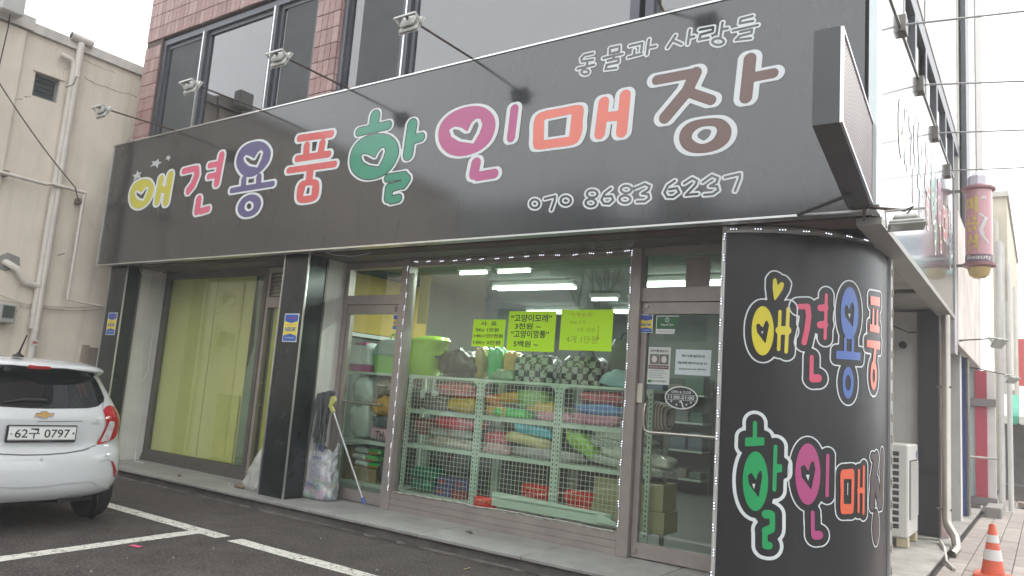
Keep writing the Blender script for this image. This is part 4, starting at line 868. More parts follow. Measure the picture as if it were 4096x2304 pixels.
for r in rings: mb.v.extend([tuple(map(float, p)) for p in r])
for i in range(len(rings)-1):
    for k in range(nr): a = i*nr+k; b_ = i*nr+(k+1) % nr; mb.f.append((a, a+nr, b_+nr, b_)); mb.m.append(0)
mb.f.append(tuple(range(nr))); mb.m.append(0); mb.f.append(tuple((len(rings)-1)*nr+k for k in range(nr))[::-1]); mb.m.append(0)
body = mb.build('body', m_car, car, smooth=35)
def crear(px, py):      # photo pixel -> (lateral, height) on the rear of the car
    X = XR0
    for _ in range(8):
        q = at(R5(px, py), 0, X); y, z = q[1]-CYC, q[2]; X = XR0-rear_x(min(.90, max(-.90, y)), z)
    return (min(kw(z)*.9985, y), z)
def rearpatch(name, polys, m, off, par=car, cell=.012, holes=(), rnd_=0.0, mirror=False, thick=0, lab=None):
    b = MB()
    Ps = [np.array(p) for p in polys]; Hs = [np.array(p) for p in holes]
    if mirror: Ps += [p*np.array([-1, 1]) for p in Ps]
    fn = lambda X, Y: np.maximum(np.minimum.reduce([d_poly(X, Y, p) for p in Ps])-rnd_, -np.minimum.reduce([d_poly(X, Y, h) for h in Hs]) if Hs else -1e9)
    A = np.concatenate(Ps); lo, hi = A.min(0)-rnd_-.02, A.max(0)+rnd_+.02; lo[0] = max(lo[0], -.91); hi[0] = min(hi[0], .91)
    fill(b, fn, lo, hi, cell, lambda u, v: (XR0-rear_x(max(-.91, min(.91, u)), v)+off, CYC+u, v), 0, merge=False)
    o = b.build(name, m, par, smooth=60)
    if lab: o['label'] = lab
    return o
CP = lambda *pts: [crear(*p) for p in pts]
wr = CP((230,408),(330,412),(420,425),(468,440),(490,480),(520,550),(518,565),(490,588),(440,598),(230,600)); wr = [(y, z) for y, z in wr]
top = [p for p in wr]; full = np.array(top+[(-y, z) for y, z in top[::-1]])
wp = rearpatch('rear_window', [full], m_cglass, .004, cell=.015)
rearpatch('window_seal', [full], m_blk, .0022, cell=.015, rnd_=.012)
bl_ = CP((178,391),(250,394),(255,402),(250,411),(178,411)); rearpatch('brake_lamp', [np.array(bl_+[(-y, z) for y, z in bl_[::-1]])], m_redl, .006, cell=.008)
tlp = smooth_poly(CP((518,612),(550,590),(592,612),(606,640),(598,690),(580,748),(540,772),(485,786),(505,745),(530,690),(528,650)), 4)
for s_ in (1, -1):
    tp = tlp*np.array([s_, 1]); zs_ = tp[:, 1]
    t_ = rearpatch('tail_lamp', [tp], m_redl, .012, cell=.01)
    cl = np.array(CP((550,668),(574,672),(570,700),(545,768),(500,775),(515,745),(535,705)))*np.array([s_, 1]); rearpatch('clear_lens', [cl], m_clr, .015, t_, cell=.01)
    rearpatch('reflector', [np.array(CP((556,868),(568,872),(585,915),(585,948),(572,952),(566,900)))*np.array([s_, 1])], m_redl, .006, cell=.008)
    for pz in ((537,844), (208,864)):
        c0 = crear(*pz); 
        if pz[0] == 208 and s_ == -1: c0 = (-c0[0]-.34, c0[1])
        rearpatch('parking_sensor', [ell(c0[0]*s_ if pz[0] == 537 else c0[0], c0[1], .014, .014, 12)], m_seam, .0022, cell=.004, holes=[ell(c0[0]*s_ if pz[0] == 537 else c0[0], c0[1], .010, .010, 12)])
# plate recess shade painted as a darker white patch, plate, gaps
pc = np.array(CP((30,690),(370,690),(370,776),(30,776))); y0p, y1p = pc[:, 0].min(), pc[:, 0].max(); z0p, z1p = pc[:, 1].min()+.004, pc[:, 1].max()
rearpatch('plate_recess_shade', [np.array([(y0p-.05, z0p-.03), (y1p+.06, z0p-.03), (y1p+.08, z1p+.025), (y0p-.07, z1p+.025)])], mat('recess_shade_white', (.51, .525, .53), rough=.35, var=.03), .0022, rnd_=.02)
xp = XR0-.075
b = MB(); b.bbox(xp, xp+.022, CYC+y0p, CYC+y1p, z0p, z1p, .008); pf = b.build('number_plate', m_blk, car)
b = MB(); b.box(xp+.0222, xp+.026, CYC+y0p+.014, CYC+y1p-.014, z0p+.022, z1p-.012); b.build('plate_sheet', mat('plate_white', (.72, .73, .71), rough=.4, var=.04), pf)
b = MB(); t3 = lambda u, v: (xp+.0268, u, v); zc0 = z0p+.034; hh = (z1p-z0p)-.062; YY0, YY1 = CYC+y0p+.014, CYC+y1p-.014
text(b, '62구 0797', t3, YY0+.05, zc0, w=(YY1-YY0)-.10, h=hh, bold=.012); b.box(xp+.0262, xp+.0268, YY0+.006, YY1-.006, z1p-.0185, z1p-.0165); b.box(xp+.0262, xp+.0268, YY0+.006, YY1-.006, z0p+.026, z0p+.028)
b.build('plate_characters', m_dark, pf)
b = MB(); b.lathe([(.012, 0), (.010, .006)], (xp+.0262, CYC+y1p-.035, (z0p+z1p)/2+.005), axis=0, n=10); b.lathe([(.009, 0), (.008, .005)], (xp+.0262, CYC+y0p+.035, (z0p+z1p)/2), axis=0, n=10); b.build('plate_bolt', m_chr, pf)
b = MB(); text(b, 'CHEVROLET', lambda u, v: (xp+.0225, u, v), CYC+(y0p+y1p)/2-.02, z0p+.006, w=.10, h=.009); b.build('maker_lettering', m_chr, pf)
# bow-tie emblem
e = lambda *p: np.array(CP(*p)); rearpatch('emblem', [e((166,648),(180,628),(203,627),(203,619),(240,619),(240,627),(274,627),(262,646),(240,646),(240,655),(203,655),(203,648))], m_chr, .010, cell=.006)
rearpatch('emblem_inlay', [e((174,645),(184,631),(207,630),(207,622),(236,622),(236,630),(266,630),(257,643),(236,643),(236,652),(207,652),(207,645))], m_gold, .012, cell=.005)
b = MB(); rt = lambda u, v: (XR0-rear_x(u-CYC, v)+.006, u, v); c1, c2 = crear(484, 671), crear(458, 687)
text(b, 'LT', rt, CYC+c1[0], c1[1], h=.020); text(b, 'C-TECH', rt, CYC+c2[0], c2[1], w=.082, h=.020); b.build('badge_lettering', m_chr, car)
def gap_line(pts, w=.004, name='panel_gap', m=m_seam, off=.003, mirror=True):
    Q = np.array(pts); b = MB()
    for s_ in ((1, -1) if mirror else (1,)):
        q = Q*np.array([s_, 1]); nrm_ = []
        for i in range(len(q)):
            d = q[min(i+1, len(q)-1)]-q[max(i-1, 0)]; d = d/np.linalg.norm(d); nrm_.append((-d[1], d[0]))
        nrm_ = np.array(nrm_)*w; v = [(XR0-rear_x(p[0]+t*k_[0], p[1]+t*k_[1])+off, CYC+p[0]+t*k_[0], p[1]+t*k_[1]) for p, k_ in zip(q, nrm_) for t in (-1, 1)]
        b.add(v, [(2*i, 2*i+1, 2*i+3, 2*i+2) for i in range(len(q)-1)])
    b.build(name, m, car)
def dens(P_, k=10):
    out = []
    for i in range(len(P_)-1):
        for j in range(k): t = j/k; out.append((P_[i][0]*(1-t)+P_[i+1][0]*t, P_[i][1]*(1-t)+P_[i+1][1]*t))
    return out+[P_[-1]]
gs = CP((232,838),(330,830),(420,815),(480,792)); gap_line(dens([(0, gs[0][1])]+gs), .005)
gs = CP((232,672),(413,670)); gap_line(dens([(0, gs[0][1])]+gs), .003, mirror=False)
gs = CP((522,565),(515,600),(522,625)); gap_line(dens(gs), .003)
gs = CP((580,985),(500,1015),(490,995),(455,975),(330,985),(232,1000)); gap_line(dens(gs+[(0, gs[-1][1])]), .006, m=mat('bumper_crease_shade', (.42, .44, .45), rough=.4), name='bumper_crease_shade')  # bumper folds drawn as grey strips, their shade put into the colour
gs = CP((500,872),(540,862),(558,868),(590,950),(598,985)); gap_line(dens(gs), .005, m=MATS['bumper_crease_shade'], name='bumper_crease_shade')
# wiper, antenna, high roof details
wq = CP((16,574),(120,560),(230,566)); b = MB(); pts = [(XR0-rear_x(y, z)+.018, CYC+y, z) for y, z in dens(wq, 5)]; b.tube(pts, [.010+.006*(i > 4) for i in range(len(pts))], n=6); b.build('rear_wiper', m_blk, car, smooth=True)
aq = at(R5(92, 340), 0, XR0-.42); b = MB(); b.lathe([(.05, 0), (.045, .015), (.02, .03), (.01, .045)], (aq[0], aq[1], aq[2]-.012), n=12); a2 = at(R5(137, 236), 0, XR0-.30); b.tube([(aq[0], aq[1], aq[2]+.02), a2], [.009, .006], n=7); b.build('antenna', m_blk, car, smooth=True)
b = MB(); c0 = crear(64, 399); b.lathe([(.012, 0), (.012, .01)], (XR0-rear_x(*c0)+.002, CYC+c0[0], c0[1]), axis=0, n=10); b.build('washer_jet', m_blk, car)
# side windows
def sidepatch(name, poly, m, off, s_, cell=.03, rnd_=0.0):
    b = MB(); P_ = np.array(poly); fill(b, lambda X, Y: d_poly(X, Y, P_)-rnd_, P_.min(0)-.05-rnd_, P_.max(0)+.05+rnd_, cell, lambda u, v: (XR0-u, CYC+s_*(side_y(u, v)+off), v), 0, merge=False); return b.build(name, m, car, smooth=60)
for s_ in (1, -1):
    for pl in ([(.62,1.02),(1.02,1.0),(1.02,1.36),(.72,1.36)], [(1.08,1.0),(1.85,.98),(1.80,1.39),(1.08,1.37)], [(1.92,.98),(2.62,.97),(2.05,1.38),(1.90,1.39)]): sidepatch('side_window', pl, m_cglass, .003, s_)
    for xc in (.56, 2.95): sidepatch('wheel_arch', ell(xc, .30, .34, .32, 30), m_blk, .003, s_, cell=.03)
    b = MB(); b.bbox(XR0-2.62, XR0-2.46, CYC+s_*.905, CYC+s_*1.07, .98, 1.10, .03); b.build('wing_mirror', m_car, car)
    for xd in (1.05, 1.88):
        b = MB(); b.bbox(XR0-xd-.20, XR0-xd-.05, CYC+s_*(kw(.88)+.004), CYC+s_*(kw(.88)+.024), .865, .895, .008); b.build('door_handle', m_car, car)
P_ = np.array([(-.66,.97),(.66,.97),(.52,1.40),(-.52,1.40)]); b = MB()
fill(b, lambda X, Y: d_poly(X, Y, P_), P_.min(0)-.03, P_.max(0)+.03, .03, lambda u, v: (XR0-(kf(v)-DF+DF*(max(0., 1-min(.999, abs(u)/kw(v))**2.6))**(1/2.6))-.004, CYC+u, v), 0, merge=False); b.build('windscreen', m_cglass, car, smooth=60)
b = MB(); b.box(XR0-3.3, XR0-.3, CYC-.70, CYC+.70, .21, .285); b.tube([(XR0-.08, CYC+.30, .255), (XR0-.4, CYC+.30, .25)], .028); b.build('underbody', m_blk, car)
for xc in (.60, 2.98):
    for s_ in (1, -1):
        yo = CYC+s_*.825; prof = [(.19, -.085), (.255, -.088), (.275, -.075), (.283, -.04), (.284, 0), (.283, .04), (.275, .075), (.255, .088), (.19, .085)]
        b = MB(); b.lathe(prof, (XR0-xc, yo, .284), n=32, axis=1); wh = b.build('wheel', m_rub, car, smooth=True)
        b = MB(); b.lathe([(.188, -.03), (.188, .03)], (XR0-xc, yo+s_*.03, .284), n=24, axis=1); b.build('rim', mat('rim_silver', (.4, .4, .41), rough=.35, metal=.8), wh)

# ================================================================== ALLEY SIDE: AC UNIT, DOWNPIPE, NEIGHBOURS
m_ac = mat('ac_cream', (.54, .53, .50), rough=.5, var=.06, streak=.12); m_acd = mat('ac_dark', (.045, .045, .045), rough=.7)
ay0, ay1, ax0, ax1, az0 = 9.86, 10.70, -1.60, -1.275, .235
az1 = at(SC(200, 500), 1, ay0)[2]; az1 = float(az1)
ac = thing('air_conditioner', 'cream outdoor air conditioning unit on wooden blocks beside the rounded pillar', 'air conditioner', (-1.44, 10.28, ZS))
b = MB(); b.bbox(ax0, ax1, ay0, ay1, az0, az1, .015); b.build('casing', m_ac, ac)
for k in range(12):
    z = az0+.10+k*(az1-az0-.16)/12; b = MB(); b.bbox(ax0+.04, ax0+.235, ay0-.006, ay0+.002, z, z+(az1-az0-.16)/12*.68, .003); b.build('side_slot', m_acd, ac)
b = MB(); b.box(ax1+.001, ax1+.006, ay0+.14, ay1-.08, az0+.2, az1-.18); gr = b.build('grille_panel', m_acd, ac)
b = MB()
for k in range(38): z = az0+.21+k*(az1-az0-.40)/38; b.box(ax1+.007, ax1+.018, ay0+.14, ay1-.08, z, z+.010)
tag(b.build('grille_fin', m_ac, gr), kind='stuff')
b = MB(); b.lathe([(.045, 0), (.045, .004)], (ax1+.001, ay0+.72, az1-.12), axis=0, n=16); b.build('maker_badge', mat('badge_blue', (.10, .14, .35), rough=.4), ac)
for yy in (ay0+.02, ay1-.16):
    for xx in (ax0+.04, ax1-.12):
        b = MB(); b.bbox(xx, xx+.12, yy, yy+.14, ZS+.002, az0-.001, .006); solo(b, 'wooden_block', mat('pale_wood', (.46, .40, .27), rough=.8, var=.2, vs=8), 'short pale wooden block under the %s %s corner of the outdoor air conditioner' % ('front' if yy < 10.2 else 'rear', 'alley side' if xx > -1.5 else 'wall side'), 'block', 'wooden blocks under the air conditioner')
dp = thing('downpipe', 'stainless steel rainwater downpipe with elbow foot at the alley side of the shop', 'downpipe', (-.99, 10.9, 0))
b = MB(); b.tube([(-.985, 10.9, 2.9), (-.985, 10.9, .42), (-.97, 10.86, .34), (-.88, 10.70, .22), (-.86, 10.62, .12), (-.90, 10.5, .06)], .05, n=14); b.build('pipe', mat('dull_steel', (.42, .39, .35), rough=.3, metal=.9, var=.15), dp, smooth=True)
for z in (2.0, .52):
    b = MB(); b.box(-1.09, -.925, 10.87, 10.93, z-.012, z+.012); b.build('bracket', m_alud, dp)
wire([(-1.28, 10.75, .16), (-1.05, 10.75, .17), (-.95, 10.2, .16), (-.90, 9.9, .05), (-.80, 9.55, .035)], .018, n=4).build('hose', mat('grey_hose', (.32, .31, .28), rough=.6), dp, smooth=True)
# building 2
nb = thing('alley_building', 'tall pale building further down the alley with faded wooden signboard', 'building', (-2.5, 14.5, 0))
m_b2 = mat('pale_b2_wall', (.50, .49, .47), rough=.8, var=.12, streak=.15)
mb = MB(); mb.box(-6, -1.25, 14.0, 18.2, 0, 12); mb.box(-1.25, -1.02, 14.7, 18.2, 2.7, 12); mb.box(-1.25, -1.02, 17.6, 18.2, 0, 2.7); mb.build('wall', m_b2, nb)
mb = MB(); mb.box(-1.02, -.94, 16.3, 18.2, 4.6, 11.5); mb.build('grey_pier', mat('grey_pier', (.42, .41, .40), rough=.7, var=.08, streak=.15), nb)
for j in range(20):
    b = MB(); b.bbox(-1.02, -.96, 14.72, 16.28, 4.7+j*.33, 5.02+j*.33, .008); b.build('cladding_panel', m_wtile, nb)
mb = MB(); mb.box(-1.02, -.95, 14.0, 14.7, 4.7, 11.4); mb.build('dark_window', m_frame, nb)
wy = [12.2, 13.3, 14.4, 15.5, 16.6]
for i in range(4):
    b = MB(); b.bbox(-1.06, -.95, wy[i]+.004, wy[i+1]-.004, 2.66, 4.6, .006); o = b.build('wood_board', mat('bleached_wood', (.62, .56, .52), rough=.8, var=.22, vs=1.5, streak=.5), nb)
b = MB(); b.box(-1.2, -.955, 11.75, 12.15, 2.5, 4.7); b.build('grey_post', mat('grey_post', (.4, .39, .4), rough=.6), nb)
bl0, bl1 = at(SC(600, 1010), 2, ZS), at(SC(686, 1015), 2, ZS)
b = MB(); b.bbox(-1.19, -1.03, 14.55, 14.9, ZS, 2.75, .004); b.build('blue_panel', mat('blue_panel', (.07, .11, .34), rough=.4, var=.1), nb)
b = MB(); b.box(-1.24, -1.191, 14.5, 14.9, ZS, 2.75); b.box(-1.029, -1.0, 14.5, 14.9, ZS, 2.75); b.build('metal_trim', m_alud, nb)
b = MB(); b.box(-1.5, -1.45, 11.9, 14.5, ZS, 2.7); b.build('door_recess_sheet', mat('door_recess_shade', (.06, .062, .065), rough=.3, var=.2), nb)  # near-black sheet carries the shade of the door recess in its colour
b = MB(); b.box(-1.06, -.87, 17.0, 17.25, ZS, 2.62); b.build('red_panel', mat('red_panel', (.42, .06, .09), rough=.5, var=.12), nb)
b = MB(); b.box(-1.25, -1.061, 17.05, 17.3, ZS, 2.62); b.build('glass_panel', mat('pale_glass', (.45, .52, .50), rough=.2), nb)
b = MB(); b.box(-.869, -.74, 17.05, 17.3, ZS, 2.62); b.build('white_panel', mat('white_panel', (.66, .66, .63), rough=.6), nb)
for z in (ZS+.01, 1.95): b = MB(); b.box(-1.25, -.72, 16.95, 16.999, z, z+.14); b.build('grey_rail', mat('rail_grey', (.22, .20, .20), rough=.6), nb)
b = MB(); b.tube([(-1.05, 14.9, 1.06), (-.72, 16.9, 1.0)], .02); b.build('metal_bar', m_steel, nb)
for x, r in ((-.66, .055), (-.52, .045)):
    pipe('drain_pipe', [(x, 17.4, .05), (x, 17.4, 5.2 if x < -.6 else 4.0)], r, m=mat('white_pipe', (.62, .61, .58), rough=.5, streak=.1), par=nb)
b = MB(); b.bbox(-.86, -.62, 15.9, 17.3, 0, .20, .01); b.build('concrete_block', m_conc, nb)
# stay rods from the side sign across the alley
for i, (c, pe) in enumerate(((SA(385, 180), SA(1250, 82)), (SA(515, 615), SA(1250, 588)), (SA(622, 965), SA(1250, 942)), (SA(712, 1237), SA(1250, 1215)))):
    a = at(c, 0, XS+.02); e_ = at(pe, 1, a[1]-.1); t = thing('stay_rod', ['nearest', 'second', 'third', 'farthest'][i]+' thin metal rod reaching across the alley from the top of the side signboard', 'rod', a, 'rods across the alley')
    b = MB(); d = e_-a; b.tube([a, a+d*4], .009, n=6); b.build('rod', mat('rod_grey', (.5, .5, .5), rough=.5, metal=.5), t, smooth=True)
    b = MB(); b.bbox(a[0]-.09, a[0]+.03, a[1]-.07, a[1]+.07, a[2]-.09, a[2]+.07, .006); b.build('clamp', m_alud, t)
# barber style drum sign
BX, BY = -.685, 12.1
bs = thing('drum_sign', 'pink cylindrical beauty parlour sign with yellow Hangul and white pointed cap on the alley wall', 'drum sign', (BX, BY, 3.5))
zb_, zt_ = 3.78, 4.80; r = .165
b = MB(); b.lathe([(r, zb_+.10), (r, zt_)], (BX, BY, 0), n=32); b.build('drum', mat('drum_pink', (.62, .32, .35), rough=.3, var=.1, coat=.5), bs, smooth=True)
b = MB(); b.lathe([(r+.004, zb_), (r+.004, zb_+.10)], (BX, BY, 0), n=32); b.build('drum_band', mat('drum_dark', (.20, .14, .17), rough=.3), bs, smooth=True)
b = MB(); b.lathe([(r+.01, zt_), (r+.045, zt_+.01), (r+.045, zt_+.04), (r-.01, zt_+.07)], (BX, BY, 0), n=28); b.build('collar', mat('collar_mauve', (.36, .18, .20), rough=.4), bs, smooth=True); b = MB(); b.lathe([(r+.01, zb_-.005), (r+.04, zb_-.015), (r+.035, zb_-.05), (r-.01, zb_-.07)], (BX, BY, 0), n=28); b.build('collar', MATS['collar_mauve'], bs, smooth=True)
b = MB(); b.lathe([(r-.03, zt_+.07), (r-.035, zt_+.20), (.02, zt_+.30)], (BX, BY, 0), n=8); b.build('cap', mat('cap_white', (.66, .64, .70), rough=.4), bs)
b = MB(); b.lathe([(.07, zb_-.21), (.12, zb_-.17), (.145, zb_-.071)], (BX, BY, 0), n=24); b.build('lamp_bowl', mat('bowl_yellow', (.66, .50, .22), rough=.4), bs, smooth=True)
b = MB()
for z in (zb_-.03, zt_+.02): b.box(-1.02, BX-r, BY-.012, BY+.012, z-.02, z+.02)
b.build('wall_arm', m_alud, bs)
def drum(u, v): th = u/r; return (BX+(r+.003)*math.sin(th), BY-(r+.003)*math.cos(th), v)
b = MB(); cell = .012
for i, ch in enumerate('미용실'): text(b, ch, drum, -.155, zt_-.335-i*.27, w=.155, h=.23, bold=.05)
b.build('lettering', mat('drum_yellow', (.72, .58, .14), rough=.4), bs)
b = MB(); text(b, 'Beauty', lambda u, v: (lambda q: (q[0], q[1]-.003, q[2]))(drum(u, v)), -.15, zb_+.012, w=.33, h=.075, bold=.02); b.build('word_lettering', mat('drum_white', (.7, .68, .66), rough=.4), bs)
b = MB()
g_ = Glyph([S(.012, (.05, zt_-.14), (.075, zt_-.12)), S(.012, (.10, zt_-.14), (.075, zt_-.12)), S(.022, (.10, zt_-.42), (.035, zt_-.58), (.05, zt_-.66)), S(.016, (.05, zt_-.66), (.12, zt_-.76)), S(.012, (.03, zt_-.36), (.07, zt_-.40))], lambda x, y: (x, y), lambda x, y: np.array([x, y]))
fill(b, g_.d, g_.lo-.02, g_.hi+.02, .008, drum, 0, merge=False); b.build('figure_motif', MATS['drum_white'], bs)
# floodlights further along
floodlight((-1.0, 12.3, 2.72), at(SB(1045, 1185), 1, 12.6), 'small white floodlight on a level arm beneath the wooden signboard', .9, face=(.5, -.35, -.6), group='far floodlights'); floodlight((-1.0, 16.0, 2.60), at(R8(1215, 440), 1, 16.2), 'far small floodlight on a level arm above the red panel', .9, face=(.4, -.3, -.7), group='far floodlights')
# far end of the alley
def farthing(name, label, cat, Y, corners, depth, m, group=None, kind=None):
    P_ = np.array([at(c, 1, Y) for c in corners]); x0, x1, z0, z1 = P_[:, 0].min(), P_[:, 0].max(), max(0, P_[:, 2].min()), P_[:, 2].max()
    return x0, x1, z0, z1
x0, x1, z0, z1 = farthing('', '', '', 24, [SB(1060, 240), SB(1165, 970)], 0, 0)
fb = thing('far_building', 'pale yellow building closing the view down the alley', 'building', (0, 25, 0)); b = MB(); b.box(x0-.1, x1-.05, 24, 34, 2.6, z1+.3); b.box(x0-.1, x0+.35, 24, 34, 0, 2.6); b.build('wall', mat('far_yellow', (.60, .55, .44), rough=.9, var=.12, streak=.2), fb)
b = MB(); b.box(x0-.12, x1, 23.9, 34, z1+.3, z1+.45); b.build('roof_edge', m_cop, fb)
for k in range(4): pipe('drain_pipe', [(x0+.02+k*.12, 23.92, .4), (x0+.02+k*.12, 23.92, z1-.4-k*.6)], .035, m=MATS['white_pipe'], par=fb)
f2 = thing('market_building', 'low building far down the alley with turquoise eave and banner', 'building', (1.5, 40, 0)); b = MB(); b.box(-.3, 8, 38, 48, 0, 8.2); b.build('wall', mat('far_beige', (.50, .44, .36), rough=.9, var=.2), f2); b = MB(); b.box(-.3, 8, 37.7, 37.99, 8.2, 8.9); b.build('turquoise_eave', mat('turquoise', (.30, .52, .47), rough=.6), f2)
b = MB(); b.box(-.25, 8, 37.6, 37.69, 9.0, 10.0); b.build('banner', mat('banner_blue', (.42, .52, .60), rough=.6), f2); b = MB(); text(b, '통신고객', lambda u, v: (u, 37.58, v), -.1, 9.15, w=3.0, h=.7, bold=.02); b.build('banner_lettering', mat('banner_ink', (.1, .16, .25), rough=.6), f2)
x0, x1, z0, z1 = farthing('', '', '', 21, [R8(1258, 255), R8(1330, 495)], 0, 0)
rs_ = thing('red_sign', 'dark red vertical sign at the far end of the alley above the awning', 'sign', (x0+.3, 21, z0)); b = MB(); b.bbox(x0, x0+.8, 21, 21.12, z0, z1, .01); b.build('panel', mat('sign_red', (.36, .05, .07), rough=.5), rs_)
b = MB()
for i, ch in enumerate('2층'): text(b, ch, lambda u, v: (u, 20.99, v), x0+.1, z1-.42-i*.45, w=.34, h=.33, bold=.02)
b.build('lettering', mat('sign_cream', (.65, .6, .58), rough=.5), rs_)
aw0, aw1 = at(SC(958, 140), 1, 21.5), at(SC(1081, 355), 1, 20.4)
an = thing('striped_awning', 'green and white striped awning over the stall at the far end of the alley', 'awning', (aw0[0]+.6, 21, aw1[2]))
for k in range(9):
    x = aw0[0]-.06+k*.155; b = MB(); o_ = [(x, 21.5, aw0[2]), (x+.15, 21.5, aw0[2]), (x+.15, 20.4, aw1[2]+.16), (x, 20.4, aw1[2]+.16), (x, 20.39, aw1[2]+.03), (x+.04, 20.39, aw1[2]), (x+.11, 20.39, aw1[2]), (x+.15, 20.39, aw1[2]+.03)]
    b.add(o_+[(p[0], p[1]+.02, p[2]-.02) for p in o_], [(0, 1, 2, 3), (3, 2, 7, 6, 5, 4), (9, 8, 11, 10), (11, 12, 13, 14, 15, 10)]); b.build('awning_stripe', mat('awning_green', (.08, .36, .25), rough=.8) if k % 2 else mat('awning_white', (.66, .64, .58), rough=.8), an)
b = MB(); b.tube([(aw0[0]-.02, 20.45, aw1[2]+.1), (aw0[0]-.1, 21.4, aw1[2]-.9)], .02); b.build('awning_strut', m_alud, an)
b = MB(); b.box(aw0[0]-.05, aw0[0]+3, 21.6, 23.0, 0, aw1[2]+.4); b.box(aw0[0]-.03, aw0[0]+2.6, 20.6, 21.5, 0, .35); solo(b, 'market_stall', mat('stall_dark', (.12, .11, .10), rough=.8, var=.4, vs=2), 'dark market stall beneath the striped awning', 'stall')
for k in range(3):
    b = MB(); x = -.45+k*.3; b.bbox(x, x+.9, 18.6+k*.5, 19.0+k*.5, .05+.02*k, .14+.03*k, .01); solo(b, 'timber_beam', mat('old_timber', (.22, .17, .13), rough=.9, var=.3), ['nearest', 'middle', 'farthest'][k]+' weathered timber beam lying across the end of the alley', 'timber', 'timber beams at the alley end')
# traffic cone
cz = at(SC(775, 1449), 2, .02); cxy = np.array([at(SC(680, 1449), 2, 0.02), at(SC(870, 1449), 2, 0.02)]).mean(0); tip = at(SC(855, 1072), 1, cxy[1])
apex = at(SC(852, 1072), 1, cxy[1]); CXc, CYc, Hc = float(apex[0]), float(cxy[1]), float(apex[2])
r1 = float(abs(at(SC(870, 1449), 1, CYc)[0]-at(SC(680, 1449), 1, CYc)[0])/2); zb1 = float(at(SC(775, 1449), 1, CYc)[2])
sl_ = (r1-.03)/(Hc-max(zb1, .0)); print('cone', CXc, CYc, Hc, r1, zb1, 'ac top', az1)
cn = thing('traffic_cone', 'orange traffic cone with two white bands standing on the alley paving', 'cone', (CXc, CYc, .02))
rr = lambda z: .028+(Hc-z)*sl_
zz_ = [at(SC(850, y), 1, CYc)[2] for y in (1150, 1205, 1255, 1330)]
def cband(z0, z1, e): return [(rr(z0)+e, z0), (rr(z1)+e, z1)]
m_cone = mat('cone_orange', (.62, .10, .045), rough=.5, var=.15, speck=.6, speck_s=9, speck_col=(.25, .05, .03)); m_cw = mat('cone_white', (.66, .64, .62), rough=.5, var=.06)
b = MB(); b.lathe(cband(.06, Hc-.01, 0)+[(.02, Hc)], (CXc, CYc, 0), n=28); b.build('cone_body', m_cone, cn, smooth=True)
for z0, z1 in ((zz_[1], zz_[0]), (zz_[3], zz_[2])):
    b = MB(); b.lathe(cband(z0, z1, .004), (CXc, CYc, 0), n=28); b.build('white_band', m_cw, cn, smooth=True)
b = MB(); rb = rr(.06)+.06; b.bbox(CXc-rb, CXc+rb, CYc-rb, CYc+rb, .023, .06, .012); b.build('base', m_cone, cn)
# ================================================================== SHOP INTERIOR
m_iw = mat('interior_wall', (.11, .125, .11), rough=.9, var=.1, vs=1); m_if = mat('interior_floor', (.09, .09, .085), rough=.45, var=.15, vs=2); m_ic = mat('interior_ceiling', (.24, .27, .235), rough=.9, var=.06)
mb = MB(); mb.box(-7.7, -1.82, 6.7, 13.4, ZS-.03, ZS); tag(mb.build('interior_floor', m_if), kind='structure')
mb = MB(); mb.box(-7.75, -1.82, 6.66, 13.4, 3.12, 3.2); tag(mb.build('interior_ceiling', m_ic), kind='structure')
mb = MB(); mb.box(-7.8, -7.7, 6.66, 13.4, ZS, 3.12); mb.box(-7.7, -1.82, 12.6, 12.7, ZS, 3.12); mb.box(-1.83, -1.81, 7.31, 13.4, ZS, 3.12); tag(mb.build('interior_wall', m_iw), kind='structure')
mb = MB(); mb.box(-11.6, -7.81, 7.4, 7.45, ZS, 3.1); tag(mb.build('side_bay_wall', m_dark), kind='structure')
# lit fluorescent fittings
m_tube = mat('tube_lit', (.95, 1, .97), emit=(.90, 1.0, .96), es=4.0, var=0); m_fit = mat('fitting_white', (.65, .66, .64), rough=.5)
def lamp(x0, x1, y, n, label, z=3.0, power=20):
    t = thing('fluorescent_lamp', label, 'ceiling light', ((x0+x1)/2, y, z), 'fluorescent lamps under the shop ceiling'); b = MB()
    b.bbox(x0-.03, x1+.03, y-.06, y+.06, z+.03, z+.09, .01); b.build('fitting', m_fit, t)
    for k in range(n):
        yy = y+(k-(n-1)/2)*.13; b = MB(); b.tube([(x0, yy, z), (x1, yy, z)], .017, n=10); b.build('tube', m_tube, t, smooth=True)
    a = bpy.data.lights.new('tube_light', 'AREA'); a.shape = 'RECTANGLE'; a.size = x1-x0; a.size_y = .1*n; a.energy = (26 if y < 8 else 14 if y < 9 and x0 < -5 else 4)*n*(x1-x0); a.color = (.92, 1.0, .95)
    o = bpy.data.objects.new('tube_light', a); COL.objects.link(o); o.parent = t; o.location = (0, 0, -.03)
lamp(-6.12, -5.70, 7.52, 1, 'short single tube light near the top left of the shop window'); lamp(-5.52, -5.05, 7.52, 1, 'short single tube light at the top middle of the shop window')
lamp(-6.45, -5.15, 8.75, 2, 'long twin tube light in the middle of the ceiling, behind the sheets'); lamp(-5.5, -5.08, 9.9, 1, 'single tube light deeper in the shop, above the blank price sheet'); lamp(-4.92, -4.5, 10.0, 1, 'single tube light deeper in the shop, beside the right window post')
lamp(-7.6, -6.5, 11.35, 2, 'twin tube light deep in the shop at left'); lamp(-5.85, -4.4, 11.3, 2, 'twin tube light deep in the shop towards the right door'); lamp(-4.1, -2.9, 8.72, 2, 'twin tube light seen above the right glass door')
